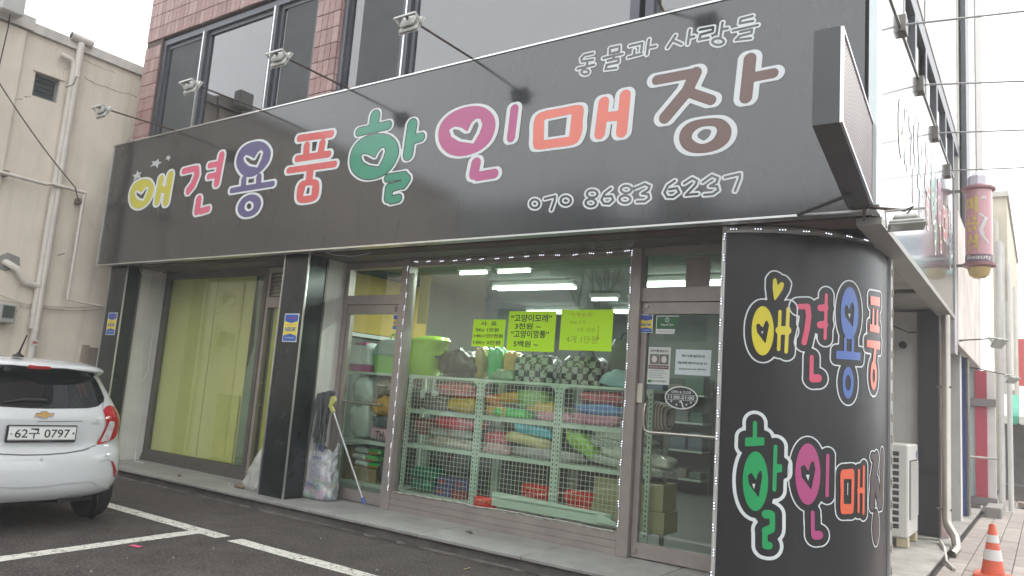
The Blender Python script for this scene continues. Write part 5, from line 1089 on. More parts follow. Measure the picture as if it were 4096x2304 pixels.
# wall banner and lettering
b = MB(); b.box(-7.69, -7.66, 6.9, 8.7, 2.2, 3.0); t = thing('yellow_banner', 'yellow banner with sloping edge on the left wall inside the shop', 'banner', (-7.68, 9.5, 2.2)); b.build('sheet', mat('banner_yellow', (.50, .34, .05), rough=.6, var=.12), t)
b = MB(); b.box(-7.69, -7.65, 6.9, 8.7, 2.14, 2.19); b.build('rail', m_fit, t)
b = MB(); text(b, 'ROYAL CANIN', lambda u, v: (-7.69, u, v), 7.5, 1.93, w=1.5, h=.16, bold=.03); b.build('wall_lettering', mat('maroon', (.16, .05, .05), rough=.6), t)
b = MB(); b.box(-6.02, -5.86, YG+.06, YG+.065, 2.25, 2.85); solo(b, 'ochre_sheet', mat('ochre_sheet', (.36, .30, .06), rough=.7, var=.15), 'narrow ochre sheet hanging behind the left edge of the shop window', 'sheet')
# ------------------------------------------------------------------ shelf units
m_sh = mat('shelf_mint', (.66, .72, .65), rough=.5, var=.05); m_slot = mat('slot_dark', (.03, .03, .03), rough=.9); m_wire = mat('wire_white', (.74, .74, .68), rough=.4, var=.05)
SY0, SY1 = 6.96, 7.36
def shelf_unit(x0, x1, levels, label, grid=True, back=False):
    t = thing('shelf_unit', label, 'shelf', ((x0+x1)/2, (SY0+SY1)/2, ZS), 'mint shelf units behind the shop window')
    for x in (x0, x1):
        for y in (SY0, SY1): b = MB(); b.box(x-.022, x+.022, y-.015, y+.015, ZS+.001, 1.66); b.build('upright', m_sh, t)
        b = MB()
        for k in range(30): z = .26+k*.046; b.box(x-.006, x+.006, SY0-.0165, SY0-.0155, z, z+.022)
        tag(b.build('slot_row', m_slot, t), kind='stuff')
    for z in levels: b = MB(); b.box(x0+.024, x1-.024, SY0+.004, SY1-.002, z-.035, z); b.box(x0+.024, x1-.024, SY0-.014, SY0+.003, z-.04, z+.004); b.build('shelf', m_sh, t)
    b = MB(); b.box(x0+.024, x1-.024, SY0-.014, SY1, 1.63, 1.66)
    for s_, xx in ((1, x0+.024), (-1, x1-.024)): b.prism([(xx, 1.628), (xx+s_*.07, 1.628), (xx+s_*.02, 1.608), (xx, 1.56)][::s_], lambda u, v, d: (u, d, v), SY0-.013, SY0-.005)
    b.build('top_shelf', m_sh, t)
    if grid:
        b = MB(); r = .0021; n = 18; y = SY0-.026
        for k in range(n+1): x = x0+.05+(x1-x0-.10)*k/n; b.box(x-r, x+r, y-r, y+r, .30, 1.615)
        for k in range(27): z = .30+k*1.315/26; b.box(x0+.05, x1-.05, y+r+.0005, y+3*r, z-r, z+r)
        tag(b.build('wire_panel', m_wire, t), kind='stuff')
    if back: b = MB(); b.box(x0+.03, x1-.03, SY1+.016, SY1+.03, ZS+.1, 1.64); b.build('back_panel', mat('shelf_back', (.10, .10, .095), rough=.9), t)
    return t
shelf_unit(-7.40, -6.42, (.30, .81), 'mint shelf unit behind the left glass door', grid=False, back=True); shelf_unit(-6.29, -5.25, (.29, .84, 1.25), 'mint shelf unit with wire front, leftmost in the shop window', back=True)
shelf_unit(-5.20, -4.21, (.29, .84, 1.25), 'mint shelf unit with wire front in the middle of the shop window', back=True); shelf_unit(-4.16, -3.14, (.29, .84, 1.25), 'mint shelf unit with wire front at the right, reaching behind the door', back=True)
# ------------------------------------------------------------------ goods
def bagmat(name, c, var=.2, **k):
    if c: mxc = max(c); c = tuple(min(.8, mxc*1.6*(x/mxc)**1.25) for x in c)
    return mat('bag_'+name, c, rough=k.get('rough', .25), var=var, vs=k.get('vs', 9), bump=k.get('bump', .5), bs=k.get('bs', 22), coat=k.get('coat', .9), crough=.08)
def bag(name, m, label, cat, x0, x1, z0, h, y=7.13, d=.32, e=.55, seed=None, tilt=0.0, group=None, wr=.10):
    rs = random.Random(seed if seed is not None else hash(label) % 999); b = MB(); nu, nv = 26, 13; a, c = (x1-x0)/2, h/2; f = [rs.uniform(0, 6.28) for _ in range(6)]
    sg = lambda q, p: math.copysign(abs(q)**p, q)
    for j in range(nv+1):
        v = -math.pi/2+math.pi*j/nv
        for i in range(nu):
            u = 2*math.pi*i/nu; X, Y, Z = sg(math.cos(v), e)*sg(math.cos(u), e), sg(math.cos(v), e)*sg(math.sin(u), e), sg(math.sin(v), e*1.25)
            k = 1+wr*(math.sin(5*X+3*Z+f[0])*math.sin(4*Y+f[1])+.6*math.sin(9*X+f[2]+5*Y)+.5*math.sin(13*Z+7*X+f[3]))
            px, pz = X*a*k, Z*c*(k if Z > 0 else 1)*(1-.22*abs(X)**2*(Z > 0)); b.v.append(((x0+x1)/2+px, y+Y*d/2*k, z0+c+pz+px*tilt))
    for j in range(nv):
        for i in range(nu): p, q = j*nu+i, j*nu+(i+1) % nu; b.f.append((p, q, q+nu, p+nu)); b.m.append(0)
    return solo(b, name, m, label, cat, group, smooth='all')
B = bagmat
G0 = 'goods on the shelves'
for args in [
 ('quilted_pad', B('white', (.48, .51, .49), .06, coat=.4), 'white quilted pad, upper of the pair behind the left glass door', 'pad', -7.36, -6.98, 1.22, .36), ('quilted_pad', B('white', 0), 'white quilted pad, lower of the pair behind the left glass door', 'pad', -7.36, -6.98, .83, .38),
 ('cushion', B('tan', (.42, .25, .08)), 'tan ring cushion in clear wrap behind the left glass door', 'cushion', -6.98, -6.46, 1.11, .25), ('cushion', B('greybrown', (.14, .13, .11)), 'grey brown cushion above the tan ring cushion', 'cushion', -6.95, -6.46, 1.37, .2),
 ('cushion', B('slate', (.05, .065, .075)), 'dark slate cushion beneath the tan ring cushion', 'cushion', -6.95, -6.46, .97, .16), ('rolled_blanket', B('pinktowel', (.62, .32, .38), .1), 'pink rolled blanket with black letters on the shelf behind the left glass door', 'blanket', -7.0, -6.46, .825, .15),
 ('cushion', B('browndark', (.09, .06, .06)), 'dark brown cushion with a white bow at the upper left', 'cushion', -6.24, -5.72, 1.255, .20), ('cushion', B('red', (.34, .06, .08)), 'dark red wrapped cushion at the top of the leftmost wire unit', 'cushion', -5.95, -5.30, 1.42, .17), ('cushion', B('gold', (.52, .33, .06)), 'golden yellow roll cushion below the dark red one', 'cushion', -5.76, -5.29, 1.255, .165),
 ('cushion', B('maroon', (.17, .04, .05)), 'maroon cushion at the left end of the middle shelf', 'cushion', -6.25, -5.93, .95, .19), ('cushion', B('rose', (.48, .07, .13)), 'rose red wrapped cushion on the middle shelf of the leftmost wire unit', 'cushion', -5.98, -5.29, 1.05, .15), ('cushion', B('greyclear', (.26, .25, .25)), 'grey wrapped cushion between the rose one and the beige one', 'cushion', -6.0, -5.3, .955, .09), ('cushion', B('mudbeige', (.28, .22, .18)), 'mud beige cushion lowest on the middle shelf of the leftmost wire unit', 'cushion', -6.02, -5.29, .845, .11),
 ('dog_pad_bag', B('teal', (.02, .14, .10)), 'dark teal bag, upper of two at the bottom left', 'bag', -6.24, -5.84, .43, .15), ('dog_pad_bag', B('teal', 0), 'dark teal bag, lower of two at the bottom left', 'bag', -6.25, -5.86, .295, .14),
 ('cushion', B('orange', (.55, .20, .05)), 'orange wrapped toy cushion at the left of the middle wire unit', 'cushion', -5.18, -4.95, 1.36, .13), ('cushion', B('mustard', (.50, .31, .05)), 'mustard cushion lowest at the left of the middle wire unit', 'cushion', -5.17, -4.86, 1.255, .11), ('cushion', B('amber', (.55, .28, .04)), 'amber cushion with orange corner in the middle wire unit', 'cushion', -5.02, -4.66, 1.40, .13), ('cushion', B('moss', (.20, .30, .09)), 'moss green wrapped cushion in the middle wire unit', 'cushion', -4.80, -4.35, 1.36, .20), ('cushion', B('brightgreen', (.05, .45, .09)), 'bright green flat cushion at the front of the middle wire unit', 'cushion', -5.08, -4.58, 1.255, .10), ('cushion', B('ochre', (.55, .34, .07)), 'ochre cushion above the dotted pink one', 'cushion', -4.63, -4.22, 1.32, .14),
 ('cushion', B('pinkdots', (.58, .22, .32), .3, vs=25), 'dotted pink cushion on the left of the unit divide', 'cushion', -4.50, -4.0, 1.255, .10), ('cushion', B('pinkdots', 0), 'dotted pink cushion on the right of the unit divide', 'cushion', -4.1, -3.48, 1.255, .11), ('cushion', B('coral', (.45, .12, .16)), 'coral pink cushion at the top of the right wire unit', 'cushion', -3.98, -3.42, 1.46, .14), ('cushion', B('blue', (.16, .25, .52)), 'blue cushion under the coral pink one', 'cushion', -4.02, -3.44, 1.36, .11),
 ('cushion', B('crimson', (.45, .06, .10)), 'crimson cushion on the middle shelf at the left of the middle wire unit', 'cushion', -5.18, -4.84, .95, .13), ('cushion', B('palerose', (.42, .25, .26)), 'pale rose cushion beneath the crimson one', 'cushion', -5.18, -4.80, .845, .11), ('cushion', B('cyan', (.10, .40, .52)), 'cyan cushion on top of the cream cushion', 'cushion', -4.80, -4.25, 1.08, .12), ('cushion', B('cream', (.52, .42, .24)), 'cream cushion beneath the cyan one', 'cushion', -4.92, -4.23, .96, .13), ('cushion', B('lavender', (.30, .26, .29)), 'lavender grey flat cushion lowest on the middle shelf', 'cushion', -4.80, -3.90, .845, .12), ('cushion', B('lime', (.25, .38, .08)), 'lime and yellow cushion leaning down behind the right wire unit', 'cushion', -4.12, -3.72, .95, .2),
 ('cushion', B('silver', (.46, .45, .40), .15, vs=40), 'silver grey cushion, topmost of the pile in the right wire unit', 'cushion', -3.82, -3.2, 1.12, .11), ('cushion', B('silverdot', (.36, .36, .34), .6, vs=90), 'speckled silver cushion, second from the top of the pile', 'cushion', -3.86, -3.14, 1.03, .10), ('cushion', B('silver', 0), 'silver grey cushion, third from the top of the pile', 'cushion', -3.74, -2.95, .93, .12), ('cushion', B('silverdot', 0), 'speckled silver cushion, lowest of the pile in the right wire unit', 'cushion', -3.84, -2.93, .845, .10),
]:
    nm, m_, lab, cat, x0, x1, z0, h = args; h *= 1.12; bag(nm, m_, lab, cat, x0, x1, z0, h, group=G0, tilt=(-.45 if 'leaning' in lab else -.10 if 'pile' in lab or 'cyan' in lab or 'cream' in lab else 0), e=.45 if h < .14 else .6)
# striped bag
def striped(name, c1, c2, sc, rot):
    m = mat(name, c1, rough=.6, var=.05); nt = m.node_tree; N = nt.nodes; L = nt.links; b = N['Principled BSDF']; w = N.new('ShaderNodeTexWave'); w.inputs['Scale'].default_value = sc; w.inputs['Distortion'].default_value = 1.2; tc = N.new('ShaderNodeTexCoord'); L.new(tc.outputs['Object'], w.inputs['Vector'])
    g = N.new('ShaderNodeMath'); g.operation = 'GREATER_THAN'; g.inputs[1].default_value = .55; L.new(w.outputs['Fac'], g.inputs[0]); mx_ = N.new('ShaderNodeMix'); mx_.data_type = 'RGBA'; mx_.inputs[6].default_value = tuple(c1)+(1,); mx_.inputs[7].default_value = tuple(c2)+(1,); L.new(g.outputs[0], mx_.inputs[0]); L.new(mx_.outputs[2], b.inputs['Base Color']); return m
bag('striped_bag', striped('red_stripes', (.50, .45, .38), (.22, .05, .06), 11, 0), 'cream bag with dark red stripes behind the right door edge', 'bag', -3.45, -2.98, 1.255, .30, group=G0, wr=.02)
def checker(name, c1, c2, sc):
    m = mat(name, c1, rough=.4, coat=.6, var=.05); nt = m.node_tree; N = nt.nodes; L = nt.links; b = N['Principled BSDF']; w = N.new('ShaderNodeTexChecker'); w.inputs['Scale'].default_value = sc; tc = N.new('ShaderNodeTexCoord'); mp = N.new('ShaderNodeMapping'); mp.inputs['Location'].default_value = (.013, .021, .017); L.new(tc.outputs['Object'], mp.inputs[0]); L.new(mp.outputs[0], w.inputs['Vector'])
    v = N.new('ShaderNodeTexChecker'); v.inputs['Scale'].default_value = sc*3; L.new(mp.outputs[0], v.inputs['Vector']); nz = N.new('ShaderNodeTexNoise'); nz.inputs['Scale'].default_value = 19; L.new(tc.outputs['Object'], nz.inputs['Vector']); gt = N.new('ShaderNodeMath'); gt.operation = 'GREATER_THAN'; gt.inputs[1].default_value = .58; L.new(nz.outputs['Fac'], gt.inputs[0]); g = N.new('ShaderNodeMath'); g.operation = 'MULTIPLY'; L.new(v.outputs['Fac'], g.inputs[0]); L.new(gt.outputs[0], g.inputs[1])
    x = N.new('ShaderNodeMath'); x.operation = 'SUBTRACT'; L.new(w.outputs['Fac'], x.inputs[0]); L.new(g.outputs[0], x.inputs[1]); ab = N.new('ShaderNodeMath'); ab.operation = 'ABSOLUTE'; L.new(x.outputs[0], ab.inputs[0])
    mx_ = N.new('ShaderNodeMix'); mx_.data_type = 'RGBA'; mx_.inputs[6].default_value = tuple(c1)+(1,); mx_.inputs[7].default_value = tuple(c2)+(1,); L.new(ab.outputs[0], mx_.inputs[0]); L.new(mx_.outputs[2], b.inputs['Base Color']); return m
ZT = 1.661
def carrier(name, m, label, x0, x1, h, y0=7.0, y1=7.3, film=True):
    t = thing(name, label, 'pet bag', ((x0+x1)/2, (y0+y1)/2, ZT)); b = MB(); n = 8; rings = []
    for k, (zz, s_) in enumerate(((0, .94), (.04, 1), (h*.55, .99), (h*.85, .92), (h, .72))):
        a, c = (x1-x0)/2*s_, (y1-y0)/2*s_; rings.append([((x0+x1)/2+a*math.copysign(abs(math.cos(q))**.35, math.cos(q)), (y0+y1)/2+c*math.copysign(abs(math.sin(q))**.35, math.sin(q)), ZT+.001+zz) for q in np.linspace(0, 2*math.pi, 32, endpoint=False)])
    for r in rings: b.v.extend(r)
    for k in range(len(rings)-1):
        for i in range(32): p, q = k*32+i, k*32+(i+1) % 32; b.f.append((p, q, q+32, p+32)); b.m.append(0)
    b.f.append(tuple(range(4*32, 5*32))); b.m.append(0); b.f.append(tuple(range(32))[::-1]); b.m.append(0); b.build('shell', m, t, smooth=50)
    if film:
        w = MB(); xm = (x0+x1)/2; w.tube([(xm-.10, (y0+y1)/2, ZT+h*.97), (xm-.07, (y0+y1)/2, ZT+h+.07), (xm+.07, (y0+y1)/2, ZT+h+.07), (xm+.10, (y0+y1)/2, ZT+h*.97)], .01, n=6); w.build('carry_handle', m_blk, t, smooth=True)
    return t
mck = checker('flag_pattern', (.025, .03, .028), (.52, .54, .50), 14)
carrier('pet_house', mck, 'black and white flag patterned pet bag under the middle price sheet', -4.86, -4.34, .30); carrier('pet_house', checker('flag_pattern_b', (.05, .03, .03), (.55, .53, .49), 15), 'red tinged flag patterned pet bag in crumpled wrap under the right price sheet', -4.24, -3.76, .30)
carrier('pet_carrier', mat('brown_carrier', (.14, .13, .12), rough=.4, coat=.6, var=.25), 'grey brown domed pet carrier beside the right window post', -3.74, -3.36, .50, 7.12, 7.34); bag('folded_bag', B('paleblue', (.32, .42, .46), .15), 'pale blue folded bag in front of the grey brown carrier', 'bag', -3.72, -3.24, ZT, .17, y=7.02, d=.10)
bag('dark_bundle', B('nearblack', (.012, .015, .014), .4, bump=1.0, rough=.15), 'bundle of dark bags in shiny clear wrap beside the lime pet bed', 'bag', -6.0, -5.38, ZT, .33, wr=.14); bag('amber_bolster', B('amberdark', (.24, .19, .05)), 'narrow amber bolster standing beside the dark bundle', 'cushion', -5.44, -5.28, ZT, .38, d=.2)
bag('green_bolster', B('emerald', (.07, .36, .14)), 'green wrapped bolster standing under the left price sheet', 'cushion', -5.26, -5.03, ZT, .38, d=.2); bag('orange_bolster', B('tangerine', (.50, .30, .06)), 'orange wrapped bolster standing under the middle price sheet', 'cushion', -5.02, -4.84, ZT, .34, d=.2); bag('clear_bundle', B('clearish', (.28, .33, .26), .3, bump=1.0), 'clear crumpled plastic bundle between the green bolster and patterned bag', 'bag', -5.12, -4.80, ZT, .12, y=7.02, d=.12)
# litter boxes and lime bed
def litter(x0, x1, hb_, ht, mb_, mt_, label, y0, y1):
    t = thing('litter_box', label, 'litter box', ((x0+x1)/2, (y0+y1)/2, ZT)); b = MB()
    def ring(s_, z): a, c = (x1-x0)/2*s_, (y1-y0)/2*s_; return [((x0+x1)/2+a*math.copysign(abs(math.cos(q))**.4, math.cos(q)), (y0+y1)/2+c*math.copysign(abs(math.sin(q))**.4, math.sin(q)), z) for q in np.linspace(0, 2*math.pi, 32, endpoint=False)]
    def loft(rs_, nm, m):
        b = MB()
        for r in rs_: b.v.extend(r)
        for k in range(len(rs_)-1):
            for i in range(32): p, q = k*32+i, k*32+(i+1) % 32; b.f.append((p, q, q+32, p+32)); b.m.append(0)
        b.f.append(tuple(range((len(rs_)-1)*32, len(rs_)*32))); b.m.append(0); b.f.append(tuple(range(32))[::-1]); b.m.append(0); return b.build(nm, m, t, smooth=45)
    loft([ring(.86, ZT+.001), ring(.98, ZT+hb_)], 'tray', mb_); loft([ring(1.03, ZT+hb_+.001), ring(1.04, ZT+hb_+.02), ring(1.0, ZT+hb_+.025), ring(.94, ZT+ht*.75), ring(.8, ZT+ht*.93), ring(.5, ZT+ht)], 'lid', mt_); return t
t = litter(-7.52, -7.06, .09, .38, mat('lb_pink', (.58, .16, .36), rough=.35), mat('lb_white', (.74, .80, .79), rough=.35), 'white domed litter box with pink tray on top of the left shelf unit', 6.98, 7.34)
b = MB(); b.box(-7.36, -7.16, 7.0, 7.12, ZT+.345, ZT+.375); b.build('hatch', MATS['lb_pink'], t)
t = litter(-7.05, -6.5, .22, .43, mat('lb_green', (.28, .58, .14), rough=.35), mat('lb_grey', (.34, .45, .42), rough=.35), 'grey green domed litter box with light green tray and handle', 6.98, 7.3)
b = MB(); b.tube([(-6.86, 7.14, ZT+.42), (-6.84, 7.14, ZT+.50), (-6.66, 7.14, ZT+.50), (-6.64, 7.14, ZT+.42)], .014, n=8); b.build('handle', MATS['lb_green'], t, smooth=True)
t = thing('pet_bed', 'large lime green scoop shaped plastic pet bed', 'pet bed', (-6.25, 7.15, ZT)); b = MB(); rings = []
for zz, xl, xr, d_ in ((0, -6.42, -6.06, .13), (.06, -6.50, -6.03, .17), (.16, -6.55, -6.02, .19), (.27, -6.56, -6.0, .20), (.36, -6.53, -5.97, .19), (.43, -6.46, -5.90, .16), (.47, -6.36, -5.93, .11), (.485, -6.25, -6.05, .05)):
    a, c, xm = (xr-xl)/2, d_, (xl+xr)/2; rings.append([(xm+a*math.copysign(abs(math.cos(q))**.7, math.cos(q)), 7.12+c*math.copysign(abs(math.sin(q))**.7, math.sin(q)), ZT+.001+zz) for q in np.linspace(0, 2*math.pi, 36, endpoint=False)])
for r in rings: b.v.extend(r)
for k in range(len(rings)-1):
    for i in range(36): p, q = k*36+i, k*36+(i+1) % 36; b.f.append((p, q, q+36, p+36)); b.m.append(0)
b.f.append(tuple(range(7*36, 8*36))); b.m.append(0); b.f.append(tuple(range(36))[::-1]); b.m.append(0); b.build('shell', mat('lime_plastic', (.32, .58, .02), rough=.3, var=.06, coat=.4), t, smooth=True)
# packets, boxes
m_card = mat('cardboard', (.38, .27, .14), rough=.85, var=.12, vs=5); m_card2 = mat('cardboard_pale', (.46, .38, .22), rough=.85, var=.08, vs=4)
def carton(x0, x1, y0, y1, z0, z1, m, label, cat='box', name='cardboard_box', group=None, tape=True):
    t = thing(name, label, cat, ((x0+x1)/2, (y0+y1)/2, z0), group); b = MB(); b.bbox(x0, x1, y0, y1, z0+.001, z1, .004); b.build('carton', m, t)
    if tape: b = MB(); ym = (y0+y1)/2; b.box(x0-.0015, x1+.0015, ym-.03, ym+.03, z1+.0005, z1+.002); b.box((x0+x1)/2-.05, (x0+x1)/2+.05, y0-.0015, y0-.0003, z0+(z1-z0)*.4, z0+(z1-z0)*.6); b.build('tape', mat('tape_tan', (.34, .27, .14), rough=.4), t)
    return t
carton(-7.20, -6.78, 7.02, 7.3, .302, .47, m_card, 'small cardboard box under the green and white packets'); carton(-7.37, -7.23, 7.0, 7.3, .302, .72, mat('brown_card', (.24, .16, .09), rough=.85), 'tall brown carton at the bottom left behind the door', tape=False)
gw = [(0, .472, 'lowest'), (1, .555, 'middle'), (2, .64, 'topmost')]
for k, z, w in gw:
    t = thing('pad_packet', '%s of three green and white packets on the cardboard box' % w, 'packet', (-6.98, 7.12, z), 'stacked green packets'); b = MB(); dx = [.03, -.02, .02][k]; b.bbox(-7.24+dx, -7.0+dx, 7.02, 7.26, z+.001, z+.075, .03); b.build('white_end', B('packwhite', (.6, .62, .57), .1), t); b = MB(); b.bbox(-6.999+dx, -6.78+dx, 7.02, 7.26, z+.001, z+.072, .03); b.build('green_end', B('packgreen', (.06, .38, .12), .15), t); b = MB(); b.box(-6.97+dx, -6.80+dx, 7.012, 7.019, z+.012, z+.035); b.build('orange_stripe', mat('pack_orange', (.60, .20, .03), rough=.4), t)
bag('dark_sack', B('sackdark', (.04, .04, .04)), 'dark sack at the lower right behind the left glass door', 'sack', -6.76, -6.46, .302, .32)
for k, (x0, x1, z0, c, lab) in enumerate([(-5.83, -5.60, .292, (.12, .09, .30), 'purple box, lower one beside the teal bags'), (-5.80, -5.58, .40, (.10, .08, .26), 'purple box, upper one beside the teal bags'), (-5.58, -5.36, .292, (.30, .04, .06), 'dark red box beside the lower purple box'), (-5.56, -5.34, .40, (.14, .09, .28), 'purple box with red end on the dark red box')]):
    t = carton(x0, x1, 7.02, 7.28, z0, z0+.104, mat('pbox%d' % k, c, rough=.35, var=.15), lab, 'box', 'product_box', 'purple and red boxes at the bottom', tape=False); b = MB(); b.box(x0+.03, x0+.12, 7.0155, 7.0185, z0+.03, z0+.075); b.build('label_patch', mat('patch_red', (.42, .05, .06), rough=.4), t)
m_redp = B('packred', (.55, .03, .03), .12, bump=.35)
for k, (x0, x1, z0, lab) in enumerate([(-4.67, -4.27, .295, 'red packet, lower of two left of the shelf upright'), (-4.64, -4.27, .44, 'red packet, upper of two left of the shelf upright'), (-4.10, -3.76, .295, 'red packet, lower of two right of the shelf upright'), (-4.11, -3.74, .44, 'red packet, upper of two right of the shelf upright'), (-5.10, -4.82, .26, 'single red packet at the sill beside the loose mint panel')]):
    t = thing('red_packet', lab, 'packet', ((x0+x1)/2, 7.12, z0), 'red packets on the bottom shelf'); b = MB(); b.bbox(x0, x1, 7.0 if k < 4 else 6.78, 7.28 if k < 4 else 6.9, z0+.001, z0+.142, .035); b.build('pack', m_redp, t)
    b = MB(); yy = 6.9985 if k < 4 else 6.7785; text(b, 'PREMIUM' if k < 0 else 'for it', lambda u, v: (u, yy, v), x0+.10, z0+.085, w=.16, h=.03); b.build('print', mat('gold_print', (.6, .5, .25), rough=.4), t)
carton(-3.76, -2.97, 7.0, 7.33, .295, .50, m_card2, 'long pale cardboard box, lower of the pair behind the right window post', group='cardboard boxes'); carton(-3.74, -2.99, 7.0, 7.33, .503, .76, m_card2, 'long pale cardboard box, upper of the pair behind the right window post', group='cardboard boxes')
# white bow on brown cushion
for s_ in (-1, 1):
    b = MB(); bx_ = -6.02+s_*.075; b.prism([(bx_-s_*.05, 1.43), (bx_+s_*.05, 1.37), (bx_+s_*.065, 1.48), (bx_, 1.50)][::s_], lambda u, v, d: (u, d, v), 6.99, 7.0); solo(b, 'bow_loop', B('bowwhite', (.6, .6, .58), .08), 'white bow loop on the dark brown cushion, %s one' % ('outer' if s_ < 0 else 'inner'), 'bow')
# letters on pink blanket, loose mint panel on the sill
b = MB(); text(b, 'TH', lambda u, v: (u, 6.955, v), -6.80, .85, w=.14, h=.10, bold=.02); b.box(-6.99, -6.98, 6.95, 6.96, .83, .84); solo(b, 'blanket_print', m_dark, 'black letters printed on the pink rolled blanket', 'print')
t = thing('loose_panel', 'loose mint metal shelf panel leaning on the sill inside the window', 'panel', (-4.1, 6.83, .33)); b = MB(); b.prism([(-4.84, .33), (-3.42, .33), (-3.42, .44), (-4.82, .475), (-4.84, .46)], lambda u, v, d: (u, d, v), 6.79, 6.83); b.box(-4.82, -3.42, 6.775, 6.789, .425, .44); b.build('plate', m_sh, t)
b = MB(); b.prism([(-3.55, .36), (-3.40, .35), (-3.28, .33), (-3.28, .355), (-3.42, .41), (-3.55, .45)], lambda u, v, d: (u, d, v), 6.735, 6.745); b.build('bracket', m_sh, t)
# dim racks deep in the shop
random.seed(11)
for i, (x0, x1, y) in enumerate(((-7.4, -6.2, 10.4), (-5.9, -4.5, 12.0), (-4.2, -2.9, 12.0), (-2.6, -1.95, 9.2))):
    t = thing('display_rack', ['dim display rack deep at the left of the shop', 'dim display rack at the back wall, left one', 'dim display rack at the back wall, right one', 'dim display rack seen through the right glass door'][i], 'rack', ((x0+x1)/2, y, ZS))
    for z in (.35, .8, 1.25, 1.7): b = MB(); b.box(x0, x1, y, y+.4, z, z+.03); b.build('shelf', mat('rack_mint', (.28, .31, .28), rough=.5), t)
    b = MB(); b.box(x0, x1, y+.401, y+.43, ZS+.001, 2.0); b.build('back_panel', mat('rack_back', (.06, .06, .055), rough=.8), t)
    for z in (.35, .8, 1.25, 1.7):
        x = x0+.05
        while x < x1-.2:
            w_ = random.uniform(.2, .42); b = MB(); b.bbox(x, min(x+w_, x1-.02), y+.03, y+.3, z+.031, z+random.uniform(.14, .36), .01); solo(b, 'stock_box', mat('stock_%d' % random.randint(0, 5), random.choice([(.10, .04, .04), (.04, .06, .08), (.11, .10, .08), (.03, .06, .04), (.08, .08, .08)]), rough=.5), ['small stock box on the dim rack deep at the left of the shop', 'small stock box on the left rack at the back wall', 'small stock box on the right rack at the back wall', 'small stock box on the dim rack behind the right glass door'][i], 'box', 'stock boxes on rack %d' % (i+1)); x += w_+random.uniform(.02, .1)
# ================================================================== NOTICES AND STICKERS
def yplane(y): return lambda u, v: (u, y, v)
m_neon = mat('neon_paper', (.50, .86, .02), rough=.7, var=.03); m_ink = mat('marker_ink', (.02, .05, .03), rough=.7); m_inkf = mat('thin_pen', (.22, .36, .03), rough=.7); m_inkr = mat('marker_brown', (.35, .16, .02), rough=.7); m_paper = mat('notice_paper', (.62, .70, .72), rough=.7, var=.04); m_news = mat('poster_paper', (.60, .64, .60), rough=.7, var=.04)
YP = YG-.004
def sheet(name, label, x0, x1, z0, z1, m, lines, skew=.0, cat='notice', y=YP, bold=.018):
    t = thing(name, label, cat, ((x0+x1)/2, y, z0)); b = MB(); b.add([(x0, y, z0), (x1, y, z0+skew), (x1+.004, y, z1+skew), (x0+.004, y, z1), (x0, y+.0008, z0), (x1, y+.0008, z0+skew), (x1+.004, y+.0008, z1+skew), (x0+.004, y+.0008, z1)], [(0, 1, 2, 3), (7, 6, 5, 4), (0, 4, 5, 1), (1, 5, 6, 2), (2, 6, 7, 3), (3, 7, 4, 0)]); b.build('sheet', m, t)
    for k, (txt, u, v, w_, h_, mi) in enumerate(lines):
        b = MB(); text(b, txt, yplane(y-.0015), x0+u*(x1-x0), z0+v*(z1-z0), w=w_*(x1-x0), h=h_*(z1-z0), bold=bold); b.build('handwriting', mi, t)
    return t
sheet('price_notice', 'smallest neon yellow price sheet, leftmost of the three in the window', -5.13, -4.70, 2.00, 2.295, m_neon, [('사  료', .25, .77, .5, .16, m_ink), ('5Kg 1만원', .10, .52, .72, .17, m_ink), ('14Kg1만7천원', .06, .30, .90, .17, m_ink), ('15Kg 2만원', .05, .06, .85, .17, m_ink)])
sheet('price_notice', 'neon yellow price sheet with bold black writing, middle of the three', -4.66, -4.07, 1.965, 2.385, m_neon, [('“고양이모래”', .06, .73, .86, .19, m_ink), ('3천원 ~', .15, .55, .55, .15, m_ink), ('“고양이깡통”', .08, .33, .80, .19, m_ink), ('5백원 ~', .15, .10, .52, .16, m_ink)])
t = sheet('price_notice', 'neon yellow price sheet with thin faint writing, rightmost of the three', -4.01, -3.42, 1.99, 2.40, m_neon, [('“가 격 인 하”', .16, .82, .48, .10, m_inkr), ('300g 간식', .18, .64, .30, .09, m_inkf), ('3개  1만원', .34, .45, .34, .11, m_inkf), ('4개 1만원', .13, .18, .60, .18, m_inkf)], bold=-.008)
b = MB(); b.box(-3.575, -3.570, YP-.0018, YP-.0012, 2.12, 2.24); b.add([(-3.572, YP-.0015, 2.10), (-3.555, YP-.0015, 2.125), (-3.572, YP-.0015, 2.115), (-3.59, YP-.0015, 2.125)], [(0, 1, 2, 3)]); b.build('arrow', m_inkr, t)
YD = YG-.006
t = sheet('lost_dog_poster', 'printed lost puppy poster with two photographs on the right glass door', -3.03, -2.81, 1.70, 2.045, m_news, [('강아지를 찾습니다', .10, .86, .80, .075, m_dark), ('TEL) 01047126834', .20, .06, .66, .05, m_dark), ('말티즈 (수컷) 1년 미만 흰색', .10, .44, .8, .04, m_news), ('----------------------', .08, .36, .7, .01, m_dark), ('--------------------------', .08, .30, .8, .01, m_dark), ('--------------------', .08, .24, .6, .01, m_dark), ('-----------------------', .08, .18, .7, .01, m_dark)], y=YD)
